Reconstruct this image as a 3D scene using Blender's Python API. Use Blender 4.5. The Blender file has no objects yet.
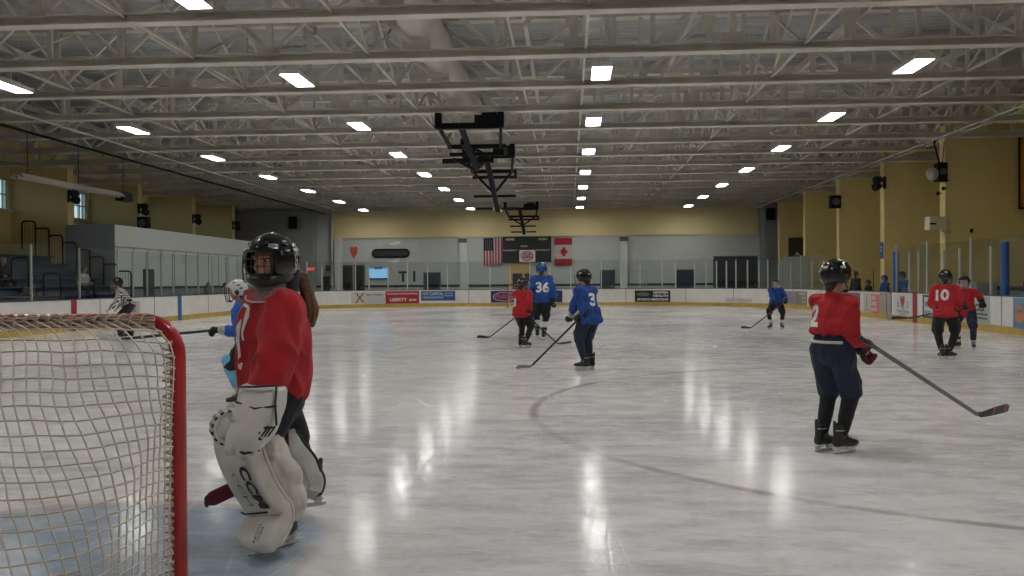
import bpy, bmesh, math, random
from mathutils import Vector, Matrix, noise
from mathutils.bvhtree import BVHTree
random.seed(7)
PI = math.pi
scn = bpy.context.scene
COL = scn.collection
V = Vector

# ------------------------------------------------------------------ materials
MATS = {}
def mat(name, color, rough=0.6, metal=0.0, var=0.0, scale=6.0, bump=0.0, bscale=None, spec=0.5, coat=0.0, sheen=0.0, color2=None, detail=3.0):
    if name in MATS: return MATS[name]
    m = bpy.data.materials.new(name); m.use_nodes = True
    nt = m.node_tree; b = nt.nodes['Principled BSDF']
    c = (*color, 1.0)
    b.inputs['Base Color'].default_value = c
    b.inputs['Roughness'].default_value = rough
    b.inputs['Metallic'].default_value = metal
    b.inputs['Specular IOR Level'].default_value = spec
    b.inputs['Coat Weight'].default_value = coat
    b.inputs['Sheen Weight'].default_value = sheen
    tc = nt.nodes.new('ShaderNodeTexCoord')
    if var > 0 or color2:
        n = nt.nodes.new('ShaderNodeTexNoise'); n.inputs['Scale'].default_value = scale; n.inputs['Detail'].default_value = detail
        nt.links.new(tc.outputs['Object'], n.inputs['Vector'])
        r = nt.nodes.new('ShaderNodeValToRGB')
        r.color_ramp.elements[0].position = 0.35; r.color_ramp.elements[1].position = 0.65
        if color2:
            r.color_ramp.elements[0].color = c; r.color_ramp.elements[1].color = (*color2, 1)
        else:
            r.color_ramp.elements[0].color = (*[max(0, x*(1-var)) for x in color], 1)
            r.color_ramp.elements[1].color = (*[min(1, x*(1+var)) for x in color], 1)
        nt.links.new(n.outputs['Fac'], r.inputs['Fac']); nt.links.new(r.outputs['Color'], b.inputs['Base Color'])
    if bump > 0:
        n2 = nt.nodes.new('ShaderNodeTexNoise'); n2.inputs['Scale'].default_value = bscale or scale*4; n2.inputs['Detail'].default_value = 4
        nt.links.new(tc.outputs['Object'], n2.inputs['Vector'])
        bp = nt.nodes.new('ShaderNodeBump'); bp.inputs['Strength'].default_value = bump; bp.inputs['Distance'].default_value = 0.01
        nt.links.new(n2.outputs['Fac'], bp.inputs['Height']); nt.links.new(bp.outputs['Normal'], b.inputs['Normal'])
    MATS[name] = m
    return m
def emis(name, color, strength):
    if name in MATS: return MATS[name]
    m = bpy.data.materials.new(name); m.use_nodes = True
    nt = m.node_tree; nt.nodes.clear()
    o = nt.nodes.new('ShaderNodeOutputMaterial'); e = nt.nodes.new('ShaderNodeEmission')
    e.inputs['Color'].default_value = (*color, 1); e.inputs['Strength'].default_value = strength
    nt.links.new(e.outputs[0], o.inputs[0]); MATS[name] = m
    return m
def glassmat(name, tint, refl=0.08, rough=0.03, trans=None):
    m = bpy.data.materials.new(name); m.use_nodes = True
    nt = m.node_tree; nt.nodes.clear()
    o = nt.nodes.new('ShaderNodeOutputMaterial'); t = nt.nodes.new('ShaderNodeBsdfTransparent'); g = nt.nodes.new('ShaderNodeBsdfGlossy')
    t.inputs['Color'].default_value = (*tint, 1); g.inputs['Roughness'].default_value = rough
    mx = nt.nodes.new('ShaderNodeMixShader'); f = nt.nodes.new('ShaderNodeLayerWeight'); f.inputs['Blend'].default_value = .5
    pw = nt.nodes.new('ShaderNodeMath'); pw.operation = 'POWER'; pw.inputs[1].default_value = 5; nt.links.new(f.outputs['Facing'], pw.inputs[0])
    ma = nt.nodes.new('ShaderNodeMath'); ma.operation = 'MULTIPLY_ADD'; ma.inputs[1].default_value = .45; ma.inputs[2].default_value = refl*.5; nt.links.new(pw.outputs[0], ma.inputs[0])
    nt.links.new(ma.outputs[0], mx.inputs[0]); nt.links.new(t.outputs[0], mx.inputs[1]); nt.links.new(g.outputs[0], mx.inputs[2])
    nt.links.new(mx.outputs[0], o.inputs[0]); MATS[name] = m
    return m

def blockmat(name, color, bw=0.4, bh=0.2, mortar=0.92):
    """painted concrete block: courses as faint joints"""
    m = mat(name, color, rough=0.75)
    nt = m.node_tree; b = nt.nodes['Principled BSDF']
    tc = nt.nodes['Texture Coordinate']
    sx = nt.nodes.new('ShaderNodeSeparateXYZ'); nt.links.new(tc.outputs['Object'], sx.inputs[0])
    ad = nt.nodes.new('ShaderNodeMath'); ad.operation = 'ADD'; nt.links.new(sx.outputs[0], ad.inputs[0]); nt.links.new(sx.outputs[1], ad.inputs[1])
    cb = nt.nodes.new('ShaderNodeCombineXYZ'); nt.links.new(ad.outputs[0], cb.inputs[0]); nt.links.new(sx.outputs[2], cb.inputs[1])
    br = nt.nodes.new('ShaderNodeTexBrick'); nt.links.new(cb.outputs[0], br.inputs['Vector'])
    br.inputs['Color1'].default_value = (*color, 1); br.inputs['Color2'].default_value = (*[x*0.97 for x in color], 1)
    br.inputs['Mortar'].default_value = (*[x*mortar for x in color], 1)
    br.inputs['Scale'].default_value = 1.0; br.inputs['Mortar Size'].default_value = 0.008
    br.inputs['Brick Width'].default_value = bw; br.inputs['Row Height'].default_value = bh
    nt.links.new(br.outputs['Color'], b.inputs['Base Color'])
    return m

# ------------------------------------------------------------------ mesh builder
class MB:
    def __init__(s): s.v = []; s.f = []
    def add(s, vs, fs):
        o = len(s.v); s.v += [V(x) for x in vs]; s.f += [tuple(i+o for i in f) for f in fs]; return s
    def box(s, x0, x1, y0, y1, z0, z1, M=None):
        vs = [V((x, y, z)) for x in (x0, x1) for y in (y0, y1) for z in (z0, z1)]
        if M: vs = [M @ v for v in vs]
        return s.add(vs, [(0,1,3,2),(4,6,7,5),(0,4,5,1),(2,3,7,6),(0,2,6,4),(1,5,7,3)])
    def bar(s, p, q, w, h, up=(0,0,1)):
        p, q = V(p), V(q); d = (q-p).normalized(); up = V(up)
        if abs(d.dot(up)) > .98: up = V((1,0,0)) if abs(d.x) < .9 else V((0,1,0))
        r = d.cross(up).normalized(); u = r.cross(d)
        vs = [a + r*i*w/2 + u*j*h/2 for a in (p, q) for i in (-1,1) for j in (-1,1)]
        return s.add(vs, [(0,1,3,2),(4,6,7,5),(0,4,5,1),(2,3,7,6),(0,2,6,4),(1,5,7,3)])
    def loft(s, rings, close=True, caps=True):
        n = len(rings[0]); o = len(s.v)
        for r in rings: s.v += [V(x) for x in r]
        for i in range(len(rings)-1):
            for j in range(n if close else n-1):
                k = (j+1) % n; a = o+i*n
                s.f.append((a+j, a+k, a+n+k, a+n+j))
        if caps:
            s.f.append(tuple(o+j for j in reversed(range(n)))); s.f.append(tuple(o+(len(rings)-1)*n+j for j in range(n)))
        return s
    def tube(s, pts, r, n=8, caps=True, up=(0,0,1)):
        pts = [V(p) for p in pts]; rs = r if isinstance(r, (list, tuple)) else [r]*len(pts)
        rings = []; prev = None
        for i, p in enumerate(pts):
            a = pts[max(i-1, 0)]; b = pts[min(i+1, len(pts)-1)]; t = (b-a).normalized()
            if prev is None:
                u = V(up)
                if abs(t.dot(u)) > .95: u = V((0,1,0)) if abs(t.y) < .9 else V((1,0,0))
            else: u = prev
            x = t.cross(u).normalized(); u = x.cross(t).normalized(); prev = u
            rings.append([p + (x*math.cos(2*PI*j/n) + u*math.sin(2*PI*j/n))*rs[i] for j in range(n)])
        return s.loft(rings, True, caps)
    def prism(s, poly, z0, z1, M=None):
        n = len(poly)
        vs = [V((x, y, z)) for z in (z0, z1) for x, y in poly]
        if M: vs = [M @ v for v in vs]
        fs = [tuple(reversed(range(n))), tuple(range(n, 2*n))] + [(i, (i+1) % n, n+(i+1) % n, n+i) for i in range(n)]
        return s.add(vs, fs)
    def sphere(s, c, r, nu=16, nv=10, M=None):
        c = V(c); rr = V(r) if hasattr(r, '__len__') else V((r, r, r))
        vs = [V((0,0,1))]; 
        for i in range(1, nv):
            a = PI*i/nv
            for j in range(nu): b = 2*PI*j/nu; vs.append(V((math.sin(a)*math.cos(b), math.sin(a)*math.sin(b), math.cos(a))))
        vs.append(V((0,0,-1)))
        fs = [(0, 1+j, 1+(j+1) % nu) for j in range(nu)]
        for i in range(nv-2):
            a = 1+i*nu
            for j in range(nu): k = (j+1) % nu; fs.append((a+j, a+nu+j, a+nu+k, a+k))
        e = len(vs)-1; a = 1+(nv-2)*nu
        fs += [(a+(j+1) % nu, a+j, e) for j in range(nu)]
        out = []
        for v in vs:
            w = V((v.x*rr.x, v.y*rr.y, v.z*rr.z))
            if M: w = M.to_3x3() @ w
            out.append(w + c)
        return s.add(out, fs)
    def xf(s, M):
        s.v = [M @ v for v in s.v]; return s
    def mesh(s, name, m, smooth=False):
        me = bpy.data.meshes.new(name); me.from_pydata([tuple(v) for v in s.v], [], s.f)
        bm = bmesh.new(); bm.from_mesh(me); bmesh.ops.recalc_face_normals(bm, faces=bm.faces); bm.to_mesh(me); bm.free()
        if m: me.materials.append(m)
        if smooth: me.polygons.foreach_set('use_smooth', [True]*len(me.polygons))
        return me
    def build(s, name, m, parent=None, smooth=False, bevel=0, auto=False, kind=None):
        me = s.mesh(name, m, smooth or auto)
        if auto:
            try: me.set_sharp_from_angle(angle=math.radians(35))
            except Exception: pass
        return link(name, me, parent, bevel, kind)
def link(name, me, parent=None, bevel=0, kind=None):
    o = bpy.data.objects.new(name, me); COL.objects.link(o)
    if parent is not None: o.parent = parent
    if bevel:
        b = o.modifiers.new('bevel', 'BEVEL'); b.width = bevel; b.segments = 2; b.limit_method = 'ANGLE'
    if kind: o['kind'] = kind
    return o
def thing(name, label, cat, loc=(0,0,0), rz=0.0, group=None):
    o = bpy.data.objects.new(name, None); COL.objects.link(o); o.empty_display_size = .1
    o.location = loc; o.rotation_euler = (0, 0, rz); o['label'] = label; o['category'] = cat
    if group: o['group'] = group
    return o
def tag(o, label, cat, group=None, kind=None):
    o['label'] = label; o['category'] = cat
    if group: o['group'] = group
    if kind: o['kind'] = kind
    return o
def copy_tree(o, label, loc=None, rz=None):
    c = o.copy(); COL.objects.link(c); c['label'] = label
    if loc is not None: c.location = loc
    if rz is not None: c.rotation_euler = (0, 0, rz)
    for ch in list(o.children):
        d = ch.copy(); COL.objects.link(d); d.parent = c
        for g in list(ch.children):
            e = g.copy(); COL.objects.link(e); e.parent = d
    return c
_fontcache = {}
def text_polys(s, size=1.0, bold=0.0, align='CENTER', sx=1.0):
    """flat letters in the xy plane, centred on the origin: (verts, faces)"""
    cu = bpy.data.curves.new('lettering', 'FONT'); cu.body = s; cu.size = size; cu.offset = bold; cu.align_x = align; cu.align_y = 'CENTER'
    cu.resolution_u = 3
    o = bpy.data.objects.new('lettering', cu); COL.objects.link(o)
    dg = bpy.context.evaluated_depsgraph_get(); me = bpy.data.meshes.new_from_object(o.evaluated_get(dg))
    vs = [V((v.co.x*sx, v.co.y, 0)) for v in me.vertices]; fs = [tuple(p.vertices) for p in me.polygons]
    COL.objects.unlink(o); bpy.data.objects.remove(o); bpy.data.meshes.remove(me); bpy.data.curves.remove(cu)
    return vs, fs
def text_on(mb, s, size, M, bold=0.0, sx=1.0, align='CENTER', width=None):
    vs, fs = text_polys(s, size, bold, align, sx)
    if width:
        w = max(v.x for v in vs)-min(v.x for v in vs); vs = [V((v.x*width/w, v.y, 0)) for v in vs]
    mb.add([M @ v for v in vs], fs)
def frame(o, x, y):
    """matrix with origin o, x axis along x, y axis along y"""
    x = V(x).normalized(); z = x.cross(V(y)).normalized(); y = z.cross(x)
    M = Matrix((x, y, z)).transposed().to_4x4(); M.translation = V(o); return M
# ------------------------------------------------------------------ camera
H_EYE = 1.38
cam = bpy.data.cameras.new('camera'); cam.sensor_width = 36; cam.lens = 36*850/1024; cam.clip_end = 300; cam.clip_start = 0.05
co = bpy.data.objects.new('camera', cam); COL.objects.link(co); co.location = (0, 0, H_EYE)
yaw = math.atan(56/850); pitch = -math.atan(6.6/850); roll = -math.atan(.007)
co.rotation_euler = (Matrix.Rotation(yaw, 3, 'Z') @ Matrix.Rotation(PI/2+pitch, 3, 'X') @ Matrix.Rotation(roll, 3, 'Z')).to_euler()
scn.camera = co
vs_ = scn.view_settings; vs_.view_transform = 'Standard'; vs_.look = 'None'; vs_.exposure = 0.06; vs_.gamma = 1.0; vs_.use_curve_mapping = False
scn.cycles.max_bounces = 8; scn.cycles.transparent_max_bounces = 24; scn.cycles.sample_clamp_indirect = 6.0
scn.cycles.caustics_reflective = False; scn.cycles.caustics_refractive = False

w = bpy.data.worlds.new('world'); scn.world = w; w.use_nodes = True
bg = w.node_tree.nodes['Background']
sky = w.node_tree.nodes.new('ShaderNodeTexSky'); sky.sky_type = 'NISHITA'; sky.sun_elevation = math.radians(35); sky.sun_rotation = math.radians(80); sky.sun_disc = False
w.node_tree.links.new(sky.outputs[0], bg.inputs['Color']); bg.inputs['Strength'].default_value = 0.16

# ------------------------------------------------------------------ palette
M_white = mat('board_white', (.72,.70,.66), .35, var=.05, scale=2)
M_yel = mat('kick_yellow', (.50,.35,.075), .4, var=.1, scale=3)
M_wy = blockmat('wall_yellow', (.80,.65,.29))
M_wgrey = blockmat('wall_grey', (.53,.54,.52))
M_wgrey2 = blockmat('wall_grey_dark', (.27,.29,.30))
M_wwhite = blockmat('wall_white', (.66,.69,.66))
M_truss = mat('truss_cream', (.68,.64,.56), .55, var=.10, scale=1.2)
M_deck = mat('deck', (.52,.53,.52), .5, var=.12, scale=.7)
M_black = mat('black_metal', (.005,.005,.006), .6, spec=.25)
M_dark = mat('dark_paint', (.02,.025,.03), .5)
M_duct = mat('duct_fabric', (.60,.56,.49), .7, var=.05, scale=2)
M_lamp = emis('lamp_lens', (1.0, .98, .955), 42.0)
M_house = mat('lamp_housing', (.7,.68,.64), .4)
M_alu = mat('aluminium', (.62,.65,.63), .35, .6)
M_steel = mat('steel', (.6,.6,.62), .22, 1.0)
M_glass = glassmat('rink_glass', (.91,.945,.93))
M_pane = glassmat('window_pane', (.9,.96,1.0))
M_blue = mat('post_blue', (.02,.07,.25), .5)
M_red = mat('goal_red', (.42,.012,.014), .32, var=.18, scale=9, coat=.3)
M_cord = mat('net_cord', (.62,.55,.46), .9)
M_seat = mat('seat_blue', (.018,.04,.085), .5)
M_conc = mat('concrete', (.25,.25,.25), .85, var=.1, scale=1)

# ------------------------------------------------------------------ ice
XL, XR, YN, YF, RR = -14.6, 10.78, -0.25, 47.4, 8.0
L1 = YF-YN-2*RR; LA = RR*PI/2; L2 = XR-XL-2*RR; STOT = 2*(L1+L2)+4*LA
def path(s):
    """rink boards: (point on the inner face, inward normal) at arc length s, starting on the left straight"""
    s %= STOT
    for kind, L, d in (('l', L1, ((XL, YN+RR), (0, 1), (1, 0))), ('a', LA, ((XL+RR, YF-RR), PI)), ('l', L2, ((XL+RR, YF), (1, 0), (0, -1))), ('a', LA, ((XR-RR, YF-RR), PI/2)),
                       ('l', L1, ((XR, YF-RR), (0, -1), (-1, 0))), ('a', LA, ((XR-RR, YN+RR), 0.0)), ('l', L2, ((XR-RR, YN), (-1, 0), (0, 1))), ('a', LA, ((XL+RR, YN+RR), -PI/2))):
        if s <= L+1e-9:
            if kind == 'l': return V((d[0][0]+d[1][0]*s, d[0][1]+d[1][1]*s, 0)), V((*d[2], 0))
            a = d[1]-s/RR; return V((d[0][0]+RR*math.cos(a), d[0][1]+RR*math.sin(a), 0)), V((-math.cos(a), -math.sin(a), 0))
        s -= L
def srange(a, b, step=0.5):
    n = max(1, int(math.ceil((b-a)/step))); return [a+(b-a)*i/n for i in range(n+1)]

GX, GY = -2.52, 3.40
def ice_material():
    m = bpy.data.materials.new('ice'); m.use_nodes = True; nt = m.node_tree; N = nt.nodes; Lk = nt.links
    b = N['Principled BSDF']; tc = N.new('ShaderNodeTexCoord')
    def mapping(rot, scale, loc=(0, 0, 0)):
        mp = N.new('ShaderNodeMapping'); mp.inputs['Rotation'].default_value = (0, 0, rot); mp.inputs['Scale'].default_value = scale; mp.inputs['Location'].default_value = loc
        Lk.new(tc.outputs['Object'], mp.inputs['Vector']); return mp.outputs[0]
    def noi(vec, scale, detail, rough=.5, dist=0.0):
        n = N.new('ShaderNodeTexNoise'); n.inputs['Scale'].default_value = scale; n.inputs['Detail'].default_value = detail; n.inputs['Roughness'].default_value = rough; n.inputs['Distortion'].default_value = dist
        Lk.new(vec, n.inputs['Vector']); return n.outputs['Fac']
    def mth(op, *xs):
        n = N.new('ShaderNodeMath'); n.operation = op
        for i, x in enumerate(xs):
            if isinstance(x, (int, float)): n.inputs[i].default_value = x
            else: Lk.new(x, n.inputs[i])
        return n.outputs[0]
    def sstep(x, e0, e1):
        n = N.new('ShaderNodeMapRange'); n.interpolation_type = 'SMOOTHSTEP'; n.clamp = True
        Lk.new(x, n.inputs[0]); n.inputs[1].default_value = e0; n.inputs[2].default_value = e1; return n.outputs[0]
    def mixc(f, c0, c1):
        n = N.new('ShaderNodeMixRGB'); Lk.new(f, n.inputs['Fac'])
        for k, c_ in ((1, c0), (2, c1)):
            if isinstance(c_, tuple): n.inputs[k].default_value = (*c_, 1)
            else: Lk.new(c_, n.inputs[k])
        return n.outputs[0]
    # worn grey patches, drawn-out snow smears at several headings, fine scuffing
    broad = noi(mapping(.3, (1, 1, 1)), .28, 4, .55)
    sm = None
    for k, (rot, sc) in enumerate(((.15, (.6, 1.5, 1)), (1.2, (.6, 1.7, 1)), (-1.0, (.6, 1.8, 1)), (.5, (1.0, 3.2, 1)))):
        x = noi(mapping(rot, sc, (k*9.1, k*4.3, 0)), 2.1, 8, .70, .35)
        sm = x if sm is None else mth('ADD', sm, x)
    sm = mth('MULTIPLY', sm, .25)
    scuff = noi(mapping(.2, (1, 1.6, 1)), 14, 6, .7)
    wear = sstep(mth('ADD', mth('MULTIPLY', sm, .62), mth('ADD', mth('MULTIPLY', broad, .26), mth('MULTIPLY', scuff, .12))), .42, .545)
    # skate cuts: thin iso-lines of very stretched fields, broken up by masks
    cuts = None
    for k, (rot, sy) in enumerate(((.1, .10), (.75, .13), (1.35, .09), (2.0, .12), (2.6, .10), (2.95, .16), (.45, .2))):
        f = noi(mapping(rot, (.75, sy, 1), (k*7.3, k*3.1, 0)), 1.0, 1.0, .3, .25)
        fr = mth('FRACT', mth('MULTIPLY', f, 11.0)); dd = mth('ABSOLUTE', mth('SUBTRACT', fr, .5))
        ln = mth('SUBTRACT', 1.0, sstep(dd, 0.0, .028))
        ln = mth('MULTIPLY', ln, sstep(noi(mapping(rot+1, (1, 1, 1), (k*5.7, 2.0+k, 0)), .9, 4), .50, .66))
        cuts = ln if cuts is None else mth('MAXIMUM', cuts, ln)
    col = mixc(wear, (.535, .533, .538), (.81, .803, .80))
    # faded paint under the ice: face-off circle, hash marks, goal line, crease
    sp = N.new('ShaderNodeSeparateXYZ'); Lk.new(tc.outputs['Object'], sp.inputs[0]); X, Y = sp.outputs[0], sp.outputs[1]
    def dist(cx, cy): return mth('SQRT', mth('ADD', mth('POWER', mth('SUBTRACT', X, cx), 2.0), mth('POWER', mth('SUBTRACT', Y, cy), 2.0)))
    fade = mth('ADD', .18, mth('MULTIPLY', sstep(noi(mapping(.9, (1, 1.5, 1), (3, 1, 0)), .55, 5, .6), .40, .58), .82))
    def band(x, c_, h, soft): return mth('SUBTRACT', 1.0, sstep(mth('ABSOLUTE', mth('SUBTRACT', x, c_)), h-soft, h+soft))
    ring = band(dist(4.2, 9.08), 4.57, .045, .035)
    hash_ = mth('MULTIPLY', mth('MAXIMUM', band(Y, 8.22, .03, .02), band(Y, 9.94, .03, .02)), mth('MAXIMUM', band(X, 4.2-4.85, .32, .02), band(X, 4.2+4.85, .32, .02)))
    ring = mth('MAXIMUM', ring, mth('MULTIPLY', hash_, .5))
    gl = band(Y, GY-.02, .03, .015)
    dc = dist(GX, GY); ax = mth('ABSOLUTE', mth('SUBTRACT', X, GX))
    front = sstep(Y, GY, GY+.02)
    fill = mth('MULTIPLY', front, mth('MULTIPLY', mth('SUBTRACT', 1.0, sstep(dc, 1.70, 1.86)), mth('SUBTRACT', 1.0, sstep(ax, 1.10, 1.26))))
    edge = mth('MULTIPLY', front, mth('MAXIMUM', mth('MULTIPLY', band(dc, 1.80, .035, .06), mth('SUBTRACT', 1.0, sstep(ax, 1.19, 1.24))), mth('MULTIPLY', band(ax, 1.21, .03, .05), mth('SUBTRACT', 1.0, sstep(dc, 1.76, 1.83)))))
    blot = sstep(noi(mapping(.3, (1, 1.5, 1), (8, 2, 0)), 2.6, 7, .7), .36, .68)
    col = mixc(mth('MULTIPLY', fill, mth('SUBTRACT', .95, mth('MULTIPLY', blot, .35))), col, (.26, .335, .42))
    col = mixc(mth('MULTIPLY', edge, mth('MULTIPLY', fade, .55)), col, (.47, .27, .27))
    col = mixc(mth('MULTIPLY', mth('MAXIMUM', ring, gl), mth('MULTIPLY', fade, .70)), col, (.32, .24, .25))
    col = mixc(mth('MULTIPLY', cuts, .26), col, (.82, .81, .79))
    Lk.new(col, b.inputs['Base Color'])
    Lk.new(mth('ADD', mth('ADD', mth('MULTIPLY', wear, .05), .085), mth('MULTIPLY', cuts, .15)), b.inputs['Roughness'])
    b.inputs['IOR'].default_value = 1.31; Lk.new(mth('ADD', .04, mth('MULTIPLY', sstep(noi(mapping(.6, (1, 1, 1), (4, 9, 0)), 3.2, 5, .65), .42, .60), .12)), b.inputs['Specular IOR Level'])
    fine = noi(mapping(.4, (1, .75, 1)), 7.0, 5, .62); fine2 = noi(mapping(1.2, (1, .6, 1)), 26.0, 4, .6)
    hgt = mth('ADD', mth('ADD', mth('MULTIPLY', fine, 1.0), mth('MULTIPLY', fine2, .55)), mth('SUBTRACT', mth('MULTIPLY', sm, .6), mth('MULTIPLY', cuts, .35)))
    bp = N.new('ShaderNodeBump'); bp.inputs['Strength'].default_value = .30; bp.inputs['Distance'].default_value = .005
    Lk.new(hgt, bp.inputs['Height']); Lk.new(bp.outputs['Normal'], b.inputs['Normal'])
    return m
M_ice = ice_material()
bm_ = MB(); pts = [path(s)[0] for s in srange(0, STOT, .5)][:-1]
bm_.add([(p.x, p.y, 0) for p in pts], [tuple(range(len(pts)))])
ice = bm_.build('floor', M_ice, kind='structure')
ice['label'] = 'pale scratched ice surface of the rink'
mb = MB(); mb.box(-24, 17, -6, 56.4, -.3, -.02); mb.build('floor_slab', M_conc, kind='structure')

# ------------------------------------------------------------------ boards
BH = .95
def strip(mb, s0, s1, z0, z1, o0, o1, step=.5):
    """a solid slab following the boards: offsets o0..o1 measured inwards from the boards' face"""
    rings = []
    for s in srange(s0, s1, step):
        p, n = path(s)
        rings.append([p+n*o0+V((0,0,z0)), p+n*o1+V((0,0,z0)), p+n*o1+V((0,0,z1)), p+n*o0+V((0,0,z1))])
    mb.loft(rings)
boards = thing('rink_boards', 'white dasher boards with a yellow kick strip running all round the ice', 'rink boards')
GAP0, GAP1 = 76.02, 76.42      # the open bench gate
SB = ((0, GAP0), (GAP1, STOT))
m_ = MB()
for a, b in SB: strip(m_, a, b, .0, BH-.03, -.12, 0)
m_.build('board_panel', M_white, boards)
m_ = MB()
for a, b in SB: strip(m_, a, b, .0, .19, 0, .012)
m_.build('kick_strip', M_yel, boards)
m_ = MB()
for a, b in SB: strip(m_, a, b, BH-.03, BH, -.16, .012)
m_.build('cap_rail', mat('cap_rail', (.05,.06,.07), .5), boards)
m_ = MB()
for s in (17.9, 21.4, 25.9, 30.5, 36.3, 45.25, 49.7, 54, 57.3, 60.1, 64.6, 68.4, 70.6, 78.9, 83.6, 86.5): strip(m_, s, s+.03, .0, BH-.03, 0, .004)
m_.build('panel_joint', mat('joint_dark', (.14,.13,.13), .7), boards)
for q in ((16.35, 16.63), (78.2, 78.5)): m_ = MB(); strip(m_, *q, 0, BH-.03, .012, .018); m_.build('center_line_stripe', mat('stripe_red', (.30,.02,.03), .4), boards)
for q in ((23.2, 23.5), (85, 85.3)): m_ = MB(); strip(m_, *q, 0, BH-.03, .012, .018); m_.build('blue_line_stripe', mat('stripe_blue', (.02,.10,.28), .4), boards)
# end faces and gate of the bench door
m_ = MB(); strip(m_, GAP0-.62, GAP0-.02, .19, BH-.05, .0, .03); m_.build('bench_gate', mat('gate_grey', (.34,.30,.26), .6), boards)

def s_text(mb, txt, s, z, size, bold=0, width=None, off=.022, rot=0.0):
    vs, fs = text_polys(txt, size, bold)
    if width:
        ww = max(v.x for v in vs)-min(v.x for v in vs); vs = [V((v.x*width/ww, v.y, 0)) for v in vs]
    out = []
    for v in vs:
        x = v.x*math.cos(rot)-v.y*math.sin(rot); y = v.x*math.sin(rot)+v.y*math.cos(rot)
        p, n = path(s+x); out.append(p+n*off+V((0,0,z+y)))
    mb.add(out, fs)
def s_poly(mb, poly, s, z, off=.020):
    out = []
    for x, y in poly: p, n = path(s+x); out.append(p+n*off+V((0,0,z+y)))
    mb.add(out, [tuple(range(len(out)))])
def ellipse(rx, ry, n=24, cx=0, cy=0): return [(cx+rx*math.cos(2*PI*i/n), cy+ry*math.sin(2*PI*i/n)) for i in range(n)]
def ad(s0, s1, z0, z1, color, name='advert_panel', var=.04):
    m = MB(); strip(m, s0, s1, z0, z1, .0, .014, .3)
    return m.build(name, mat('ad_%d' % int(s0*100), color, .35, var=var, scale=1.5), boards)
def letters(par, col, items, name='lettering', off=.018):
    m = MB()
    for it in items:
        if it[0] == 't': s_text(m, it[1], it[2], it[3], it[4], it[5] if len(it) > 5 else 0, it[6] if len(it) > 6 else None, off)
        else: s_poly(m, it[1], it[2], it[3], off)
    return m.build(name, mat('ink_%02x%02x%02x' % tuple(int(c*255) for c in col), col, .5), par)
WHT = (.75,.75,.74)
a = ad(38.62, 40.54, .21, .86, (.55,.53,.50))
letters(a, (.25,.14,.09), [('t', 'X', 39.1, .50, .75, .012)]); letters(a, (.10,.09,.09), [('t', 'FIRST STREET', 39.95, .68, .16, .004, 1.0)])
a = ad(40.58, 42.47, .19, .88, (.40,.015,.03))
letters(a, WHT, [('t', 'Community & Commercial Banking', 41.52, .74, .11, .003, 1.7), ('t', 'LIBERTY', 41.3, .40, .24, .006, .95), ('t', 'BANK', 42.12, .38, .15, .005, .42)])
a = ad(42.58, 44.5, .33, .86, (.02,.08,.25))
letters(a, (.55,.62,.70), [('t', 'NTI CAPITAL', 43.25, .70, .22, .006, 1.15), ('t', 'ORTHODONTICS', 43.25, .50, .15, .004, 1.15), ('t', 'ADULTS AND', 44.12, .73, .09, .002, .5), ('t', 'CHILDREN', 44.12, .60, .09, .002, .5)])
a = ad(46.5, 50.5, .2, .86, (.012,.022,.10))
letters(a, (.55,.50,.52), [('p', ellipse(.62,.26), 47.25, .53)], off=.016); letters(a, (.02,.03,.14), [('p', ellipse(.58,.23), 47.25, .53)], off=.018)
letters(a, (.5,.05,.08), [('t', 'Phillips', 47.25, .53, .36, .012, 1.02)], off=.020); letters(a, (.55,.50,.52), [('t', 'HOCKEY', 49.6, .53, .30, .008, 1.3)])
a = ad(54.5, 56.45, .20, .83, (.008,.010,.010))
letters(a, (.10,.16,.14), [('p', ellipse(.36,.11), 54.95, .62)]); letters(a, WHT, [('t', 'GRIFFIN', 55.92, .71, .17, .006, .82), ('t', 'HEALTH', 55.92, .53, .17, .006, .82), ('t', 'SPORTS MEDICINE', 55.48, .33, .15, .006, 1.7)])
a = ad(59.6, 61.3, .22, .42, (.55,.50,.52), var=.12)
a = ad(63.5, 64.9, .19, .84, (.30,.24,.31), var=.2); a = ad(64.9, 66.35, .19, .84, (.20,.19,.12))
letters(a, (.55,.54,.45), [('t', 'Pediatric', 65.7, .72, .15, .003, .9), ('t', 'Dental', 65.9, .53, .14, .003, .6), ('t', 'Group', 65.9, .35, .14, .003, .6)])
a = ad(71.0, 73.35, .17, .86, (.17,.10,.16))
letters(a, WHT, [('t', 'Pilat', 72.75, .58, .42, .012, .85), ('t', 'O', 71.6, .55, .62, .01), ('t', 'SALON & SPA', 72.6, .30, .1, .003, .9)])
a = ad(73.75, 74.4, .18, .86, (.52,.50,.44)); letters(a, (.22,.24,.14), [('p', [(0,.27),(.06,.1),(.03,0),(.06,-.1),(0,-.27),(-.06,-.1),(-.03,0),(-.06,.1)], 74.08, .56), ('t', 'DAVIS', 74.08, .26, .12, .002, .5)])
a = ad(74.5, 75.38, .18, .84, (.55,.13,.14))
letters(a, (.72,.60,.56), [('t', 'NEW', 74.78, .70, .2, .008, .42), ('t', 'FREE', 74.80, .50, .18, .008, .46), ('t', 'RIDES', 74.84, .30, .15, .006, .56)])
a = ad(76.66, 78.16, .20, .88, (.62,.60,.58), var=.03)
letters(a, (.30,.06,.07), [('p', [(0,-.24),(.17,.02),(.19,.16),(.12,.22),(.05,.19),(0,.12),(-.05,.19),(-.12,.22),(-.19,.16),(-.17,.02)], 77.38, .62)])
letters(a, (.18,.17,.19), [('t', 'b', 77.02, .55, .3, .006), ('t', '2', 77.78, .55, .28, .006), ('t', 'Physical Therapy', 77.4, .33, .11, .003, 1.0), ('t', 'CENTER', 77.4, .23, .06, .001, .5)])
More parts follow.
